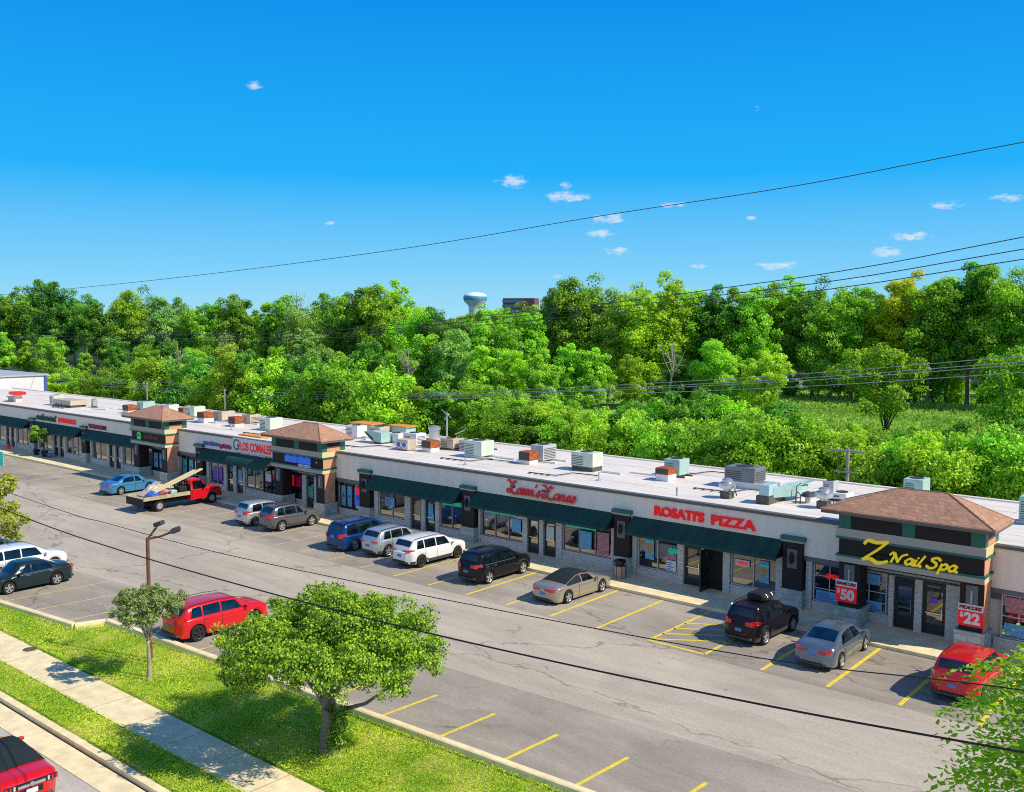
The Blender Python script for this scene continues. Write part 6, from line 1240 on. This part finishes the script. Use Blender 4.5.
# ------------------------------------------------------------------ overhead wires
def wire(pts, r, m, label, group=None):
    mb = MB(); mb.tube([tuple(p) for p in spline(pts, 8)], r, 6); sgn(mb, m, label, 'overhead wire', 'overhead_wire')
wire([(-60, 14, 8.3), (-35.27, 14, 7.33), (-27.56, 14, 7.16), (-20, 14, 7.25), (-13.83, 14, 7.46), (-7.8, 14, 7.82), (-2.94, 14, 8.25), (6, 14, 9.2)], .018, 'wire_black', 'thick black cable crossing the whole lot, lower of the two near cables')
wire([(-60, 14, 8.8), (-33.01, 14, 7.92), (-27.51, 14, 7.86), (-20.21, 14, 7.96), (-7.82, 14, 8.57), (-2.98, 14, 9.09), (6, 14, 10)], .010, 'wire_black', 'thin dark cable crossing the lot above the thick black cable')
for i, (dz0, dz1) in enumerate(((0, 0), (.32, .55), (-.18, -.5), (-.62, -.85))):
    wire([(12, 62, 14.6+dz0), (-13.97, 62, 11.55+dz0), (-27.5, 62, 10.0+dz0*.9), (-44.7, 62, 8.4+dz0*.7), (-66.4, 62, 6.75+dz0*.6), (-89, 62, 5.95+dz1*.6), (-138, 62, 5.5+dz1*.8), (-175, 62, 6.2+dz1)], .022, 'wire_grey', ['second from the top grey wire of the four sagging in front of the wood', 'topmost grey wire of the four sagging in front of the wood', 'third grey wire of the four sagging in front of the wood', 'lowest grey wire of the four sagging in front of the wood'][i])
for L, l in (([(8, 22.5), (-14.73, 18.83), (-24.46, 17.3), (-33.86, 16.22), (-49.28, 14.77), (-91.63, 12.06), (-158.6, 11.62), (-190, 12)], 'upper dark wire of the three rising to the right edge'), ([(8, 21.4), (-14.7, 18.12), (-24.44, 16.71), (-33.85, 15.72), (-49.28, 14.44), (-91.64, 11.62), (-158.7, 11.0), (-190, 11.3)], 'middle dark wire of the three rising to the right edge'), ([(8, 20.6), (-14.67, 17.53), (-24.42, 16.19), (-33.84, 15.22), (-49.27, 13.95), (-91.65, 11.29), (-158.7, 10.54), (-190, 10.8)], 'lowest dark wire of the three rising to the right edge')):
    wire([(x, 64, z) for x, z in L], .03, 'hvac_coil', l)
wire([(x, 64, z) for x, z in ((8, 26.4), (-14.96, 24.37), (-28.76, 23.03), (-45.35, 22.01), (-68.39, 20.39), (-102.51, 18.82), (-142.75, 17.55), (-190, 16.6))], .028, 'plastic_grey', 'single thin wire slanting high across the sky')

# ------------------------------------------------------------------ light, sky, camera
sun_dir = Vector((1.03, .355, 1.0)).normalized()
el = math.asin(sun_dir.z); az = math.atan2(sun_dir.x, sun_dir.y)
sl = bpy.data.lights.new('sun', 'SUN'); sl.energy = 5.0; sl.angle = R(.53); sl.color = (1, .91, .74)
so = bpy.data.objects.new('sun', sl); C.objects.link(so); so.rotation_euler = (-sun_dir).to_track_quat('-Z', 'Y').to_euler(); so.location = (20, 10, 40)
w = bpy.data.worlds.new('World'); bpy.context.scene.world = w; w.use_nodes = True; nt = w.node_tree; L = nt.links
bg = nt.nodes['Background']; sky = nt.nodes.new('ShaderNodeTexSky'); sky.sky_type = 'NISHITA'; sky.sun_disc = False; sky.sun_elevation = el; sky.sun_rotation = az
sky.air_density = 1.0; sky.dust_density = .4; sky.ozone_density = 2.5; sky.altitude = 200
geo = nt.nodes.new('ShaderNodeTexCoord')
sp = nt.nodes.new('ShaderNodeSeparateXYZ'); L.new(geo.outputs['Generated'], sp.inputs[0])
rp = nt.nodes.new('ShaderNodeValToRGB'); els = rp.color_ramp.elements
SKY = [(0, (3.3, 6.7, 8.6)), (.045, (1.9, 5.8, 8.8)), (.14, (.10, 4.0, 8.8)), (.31, (.0, 2.5, 7.7)), (.5, (.0, 1.3, 4.9)), (1, (.05, 1.0, 3.8))]
for i_, (p_, c_) in enumerate(SKY):
    e_ = els[i_] if i_ < 2 else els.new(p_)
    e_.position = p_; e_.color = (*[v_/10 for v_ in c_], 1)
L.new(sp.outputs[2], rp.inputs[0])
gx = nt.nodes.new('ShaderNodeVectorMath'); gx.operation = 'SCALE'; gx.inputs['Scale'].default_value = 11.; L.new(rp.outputs[0], gx.inputs[0])
hz = nt.nodes.new('ShaderNodeMixRGB'); hz.inputs[0].default_value = .97; L.new(sky.outputs[0], hz.inputs[1]); L.new(gx.outputs[0], hz.inputs[2])
bk = nt.nodes.new('ShaderNodeVectorMath'); bk.operation = 'DOT_PRODUCT'; bk.inputs[1].default_value = (.1, -.95, .15); L.new(geo.outputs['Generated'], bk.inputs[0])   # added warm glow behind the camera, brightens the shaded shop fronts
bm = nt.nodes.new('ShaderNodeMapRange'); bm.inputs[1].default_value = .15; bm.inputs[2].default_value = .9; bm.inputs[4].default_value = .17; bm.interpolation_type = 'SMOOTHSTEP'; L.new(bk.outputs['Value'], bm.inputs[0])
hs = nt.nodes.new('ShaderNodeMixRGB'); hs.inputs[2].default_value = (15, 13.5, 11, 1); L.new(bm.outputs[0], hs.inputs[0]); L.new(hz.outputs[0], hs.inputs[1])
nz = nt.nodes.new('ShaderNodeTexNoise'); nz.inputs['Scale'].default_value = 85; nz.inputs['Detail'].default_value = 8; nz.inputs['Roughness'].default_value = .62; mp = nt.nodes.new('ShaderNodeMapping'); mp.inputs['Scale'].default_value = (1, 1, 2.4)
L.new(geo.outputs['Generated'], mp.inputs[0]); L.new(mp.outputs[0], nz.inputs['Vector'])
acc = None
for (d, sw, sh_, st) in CLOUDS:        # small fair weather clouds at fixed sky directions
    D = Vector(d).normalized(); Rt = D.cross(Vector((0, 0, 1))).normalized(); Up = Rt.cross(D)
    def dot(v, k_):
        n_ = nt.nodes.new('ShaderNodeVectorMath'); n_.operation = 'DOT_PRODUCT'; n_.inputs[1].default_value = v*k_; L.new(geo.outputs['Generated'], n_.inputs[0]); return n_.outputs['Value']
    a = nt.nodes.new('ShaderNodeMath'); a.operation = 'POWER'; a.inputs[1].default_value = 2; aa = nt.nodes.new('ShaderNodeMath'); aa.operation = 'ABSOLUTE'; L.new(dot(Rt, 1/sw), aa.inputs[0]); L.new(aa.outputs[0], a.inputs[0])
    b = nt.nodes.new('ShaderNodeMath'); b.operation = 'POWER'; b.inputs[1].default_value = 2; bb = nt.nodes.new('ShaderNodeMath'); bb.operation = 'ABSOLUTE'; L.new(dot(Up, 1/sh_), bb.inputs[0]); L.new(bb.outputs[0], b.inputs[0])
    s_ = nt.nodes.new('ShaderNodeMath'); L.new(a.outputs[0], s_.inputs[0]); L.new(b.outputs[0], s_.inputs[1])
    f = nt.nodes.new('ShaderNodeMath'); f.operation = 'LESS_THAN'; f.inputs[1].default_value = 0; L.new(dot(D, -1), f.inputs[0])
    mr = nt.nodes.new('ShaderNodeMapRange'); mr.inputs[1].default_value = 0; mr.inputs[2].default_value = 1.6; mr.inputs[3].default_value = st; mr.inputs[4].default_value = 0; L.new(s_.outputs[0], mr.inputs[0])
    ml = nt.nodes.new('ShaderNodeMath'); ml.operation = 'MULTIPLY'; L.new(mr.outputs[0], ml.inputs[0]); L.new(f.outputs[0], ml.inputs[1])
    if acc is None: acc = ml.outputs[0]
    else:
        mm = nt.nodes.new('ShaderNodeMath'); mm.operation = 'MAXIMUM'; L.new(acc, mm.inputs[0]); L.new(ml.outputs[0], mm.inputs[1]); acc = mm.outputs[0]
q = nt.nodes.new('ShaderNodeMath'); q.operation = 'MULTIPLY_ADD'; q.inputs[1].default_value = 3.4; q.inputs[2].default_value = -1.78; L.new(nz.outputs['Fac'], q.inputs[0])
ad = nt.nodes.new('ShaderNodeMath'); ad.operation = 'ADD'; L.new(acc, ad.inputs[0]); L.new(q.outputs[0], ad.inputs[1])
c2 = nt.nodes.new('ShaderNodeMapRange'); c2.inputs[1].default_value = .1; c2.inputs[2].default_value = 1.15; c2.inputs[3].default_value = 0; c2.inputs[4].default_value = .68; c2.interpolation_type = 'SMOOTHSTEP'; L.new(ad.outputs[0], c2.inputs[0])
ga = nt.nodes.new('ShaderNodeMath'); ga.operation = 'MULTIPLY'; gt = nt.nodes.new('ShaderNodeMath'); gt.operation = 'GREATER_THAN'; gt.inputs[1].default_value = .01; L.new(acc, gt.inputs[0]); L.new(gt.outputs[0], ga.inputs[0]); L.new(c2.outputs[0], ga.inputs[1])
mx = nt.nodes.new('ShaderNodeMixRGB'); mx.inputs[2].default_value = (8.0, 8.6, 9.2, 1); L.new(ga.outputs[0], mx.inputs[0]); L.new(hs.outputs[0], mx.inputs[1])
L.new(mx.outputs[0], bg.inputs['Color']); bg.inputs['Strength'].default_value = .10

cam = bpy.data.cameras.new('camera'); co = bpy.data.objects.new('camera', cam); C.objects.link(co); bpy.context.scene.camera = co
cam.sensor_width = 36; cam.lens = 976/1024*36; cam.clip_start = .5; cam.clip_end = 8000
yw, pt, rl = R(40.383), R(4.614), R(.183)
f = Vector((-math.sin(yw)*math.cos(pt), math.cos(yw)*math.cos(pt), -math.sin(pt))); r = Vector((math.cos(yw), math.sin(yw), 0)); u = r.cross(f)
r, u = r*math.cos(rl)+u*math.sin(rl), u*math.cos(rl)-r*math.sin(rl)
co.matrix_world = Matrix(((r.x, u.x, -f.x, 0), (r.y, u.y, -f.y, 0), (r.z, u.z, -f.z, 14), (0, 0, 0, 1)))
sc = bpy.context.scene; sc.view_settings.view_transform = 'Standard'; sc.view_settings.look = 'None'; sc.view_settings.exposure = 0; sc.view_settings.gamma = 1
sc.cycles.max_bounces = 6; sc.cycles.transparent_max_bounces = 4; sc.cycles.use_adaptive_sampling = True; sc.cycles.adaptive_threshold = .01; sc.cycles.use_denoising = False; sc.cycles.filter_width = 1.05; sc.cycles.sample_clamp_indirect = 4
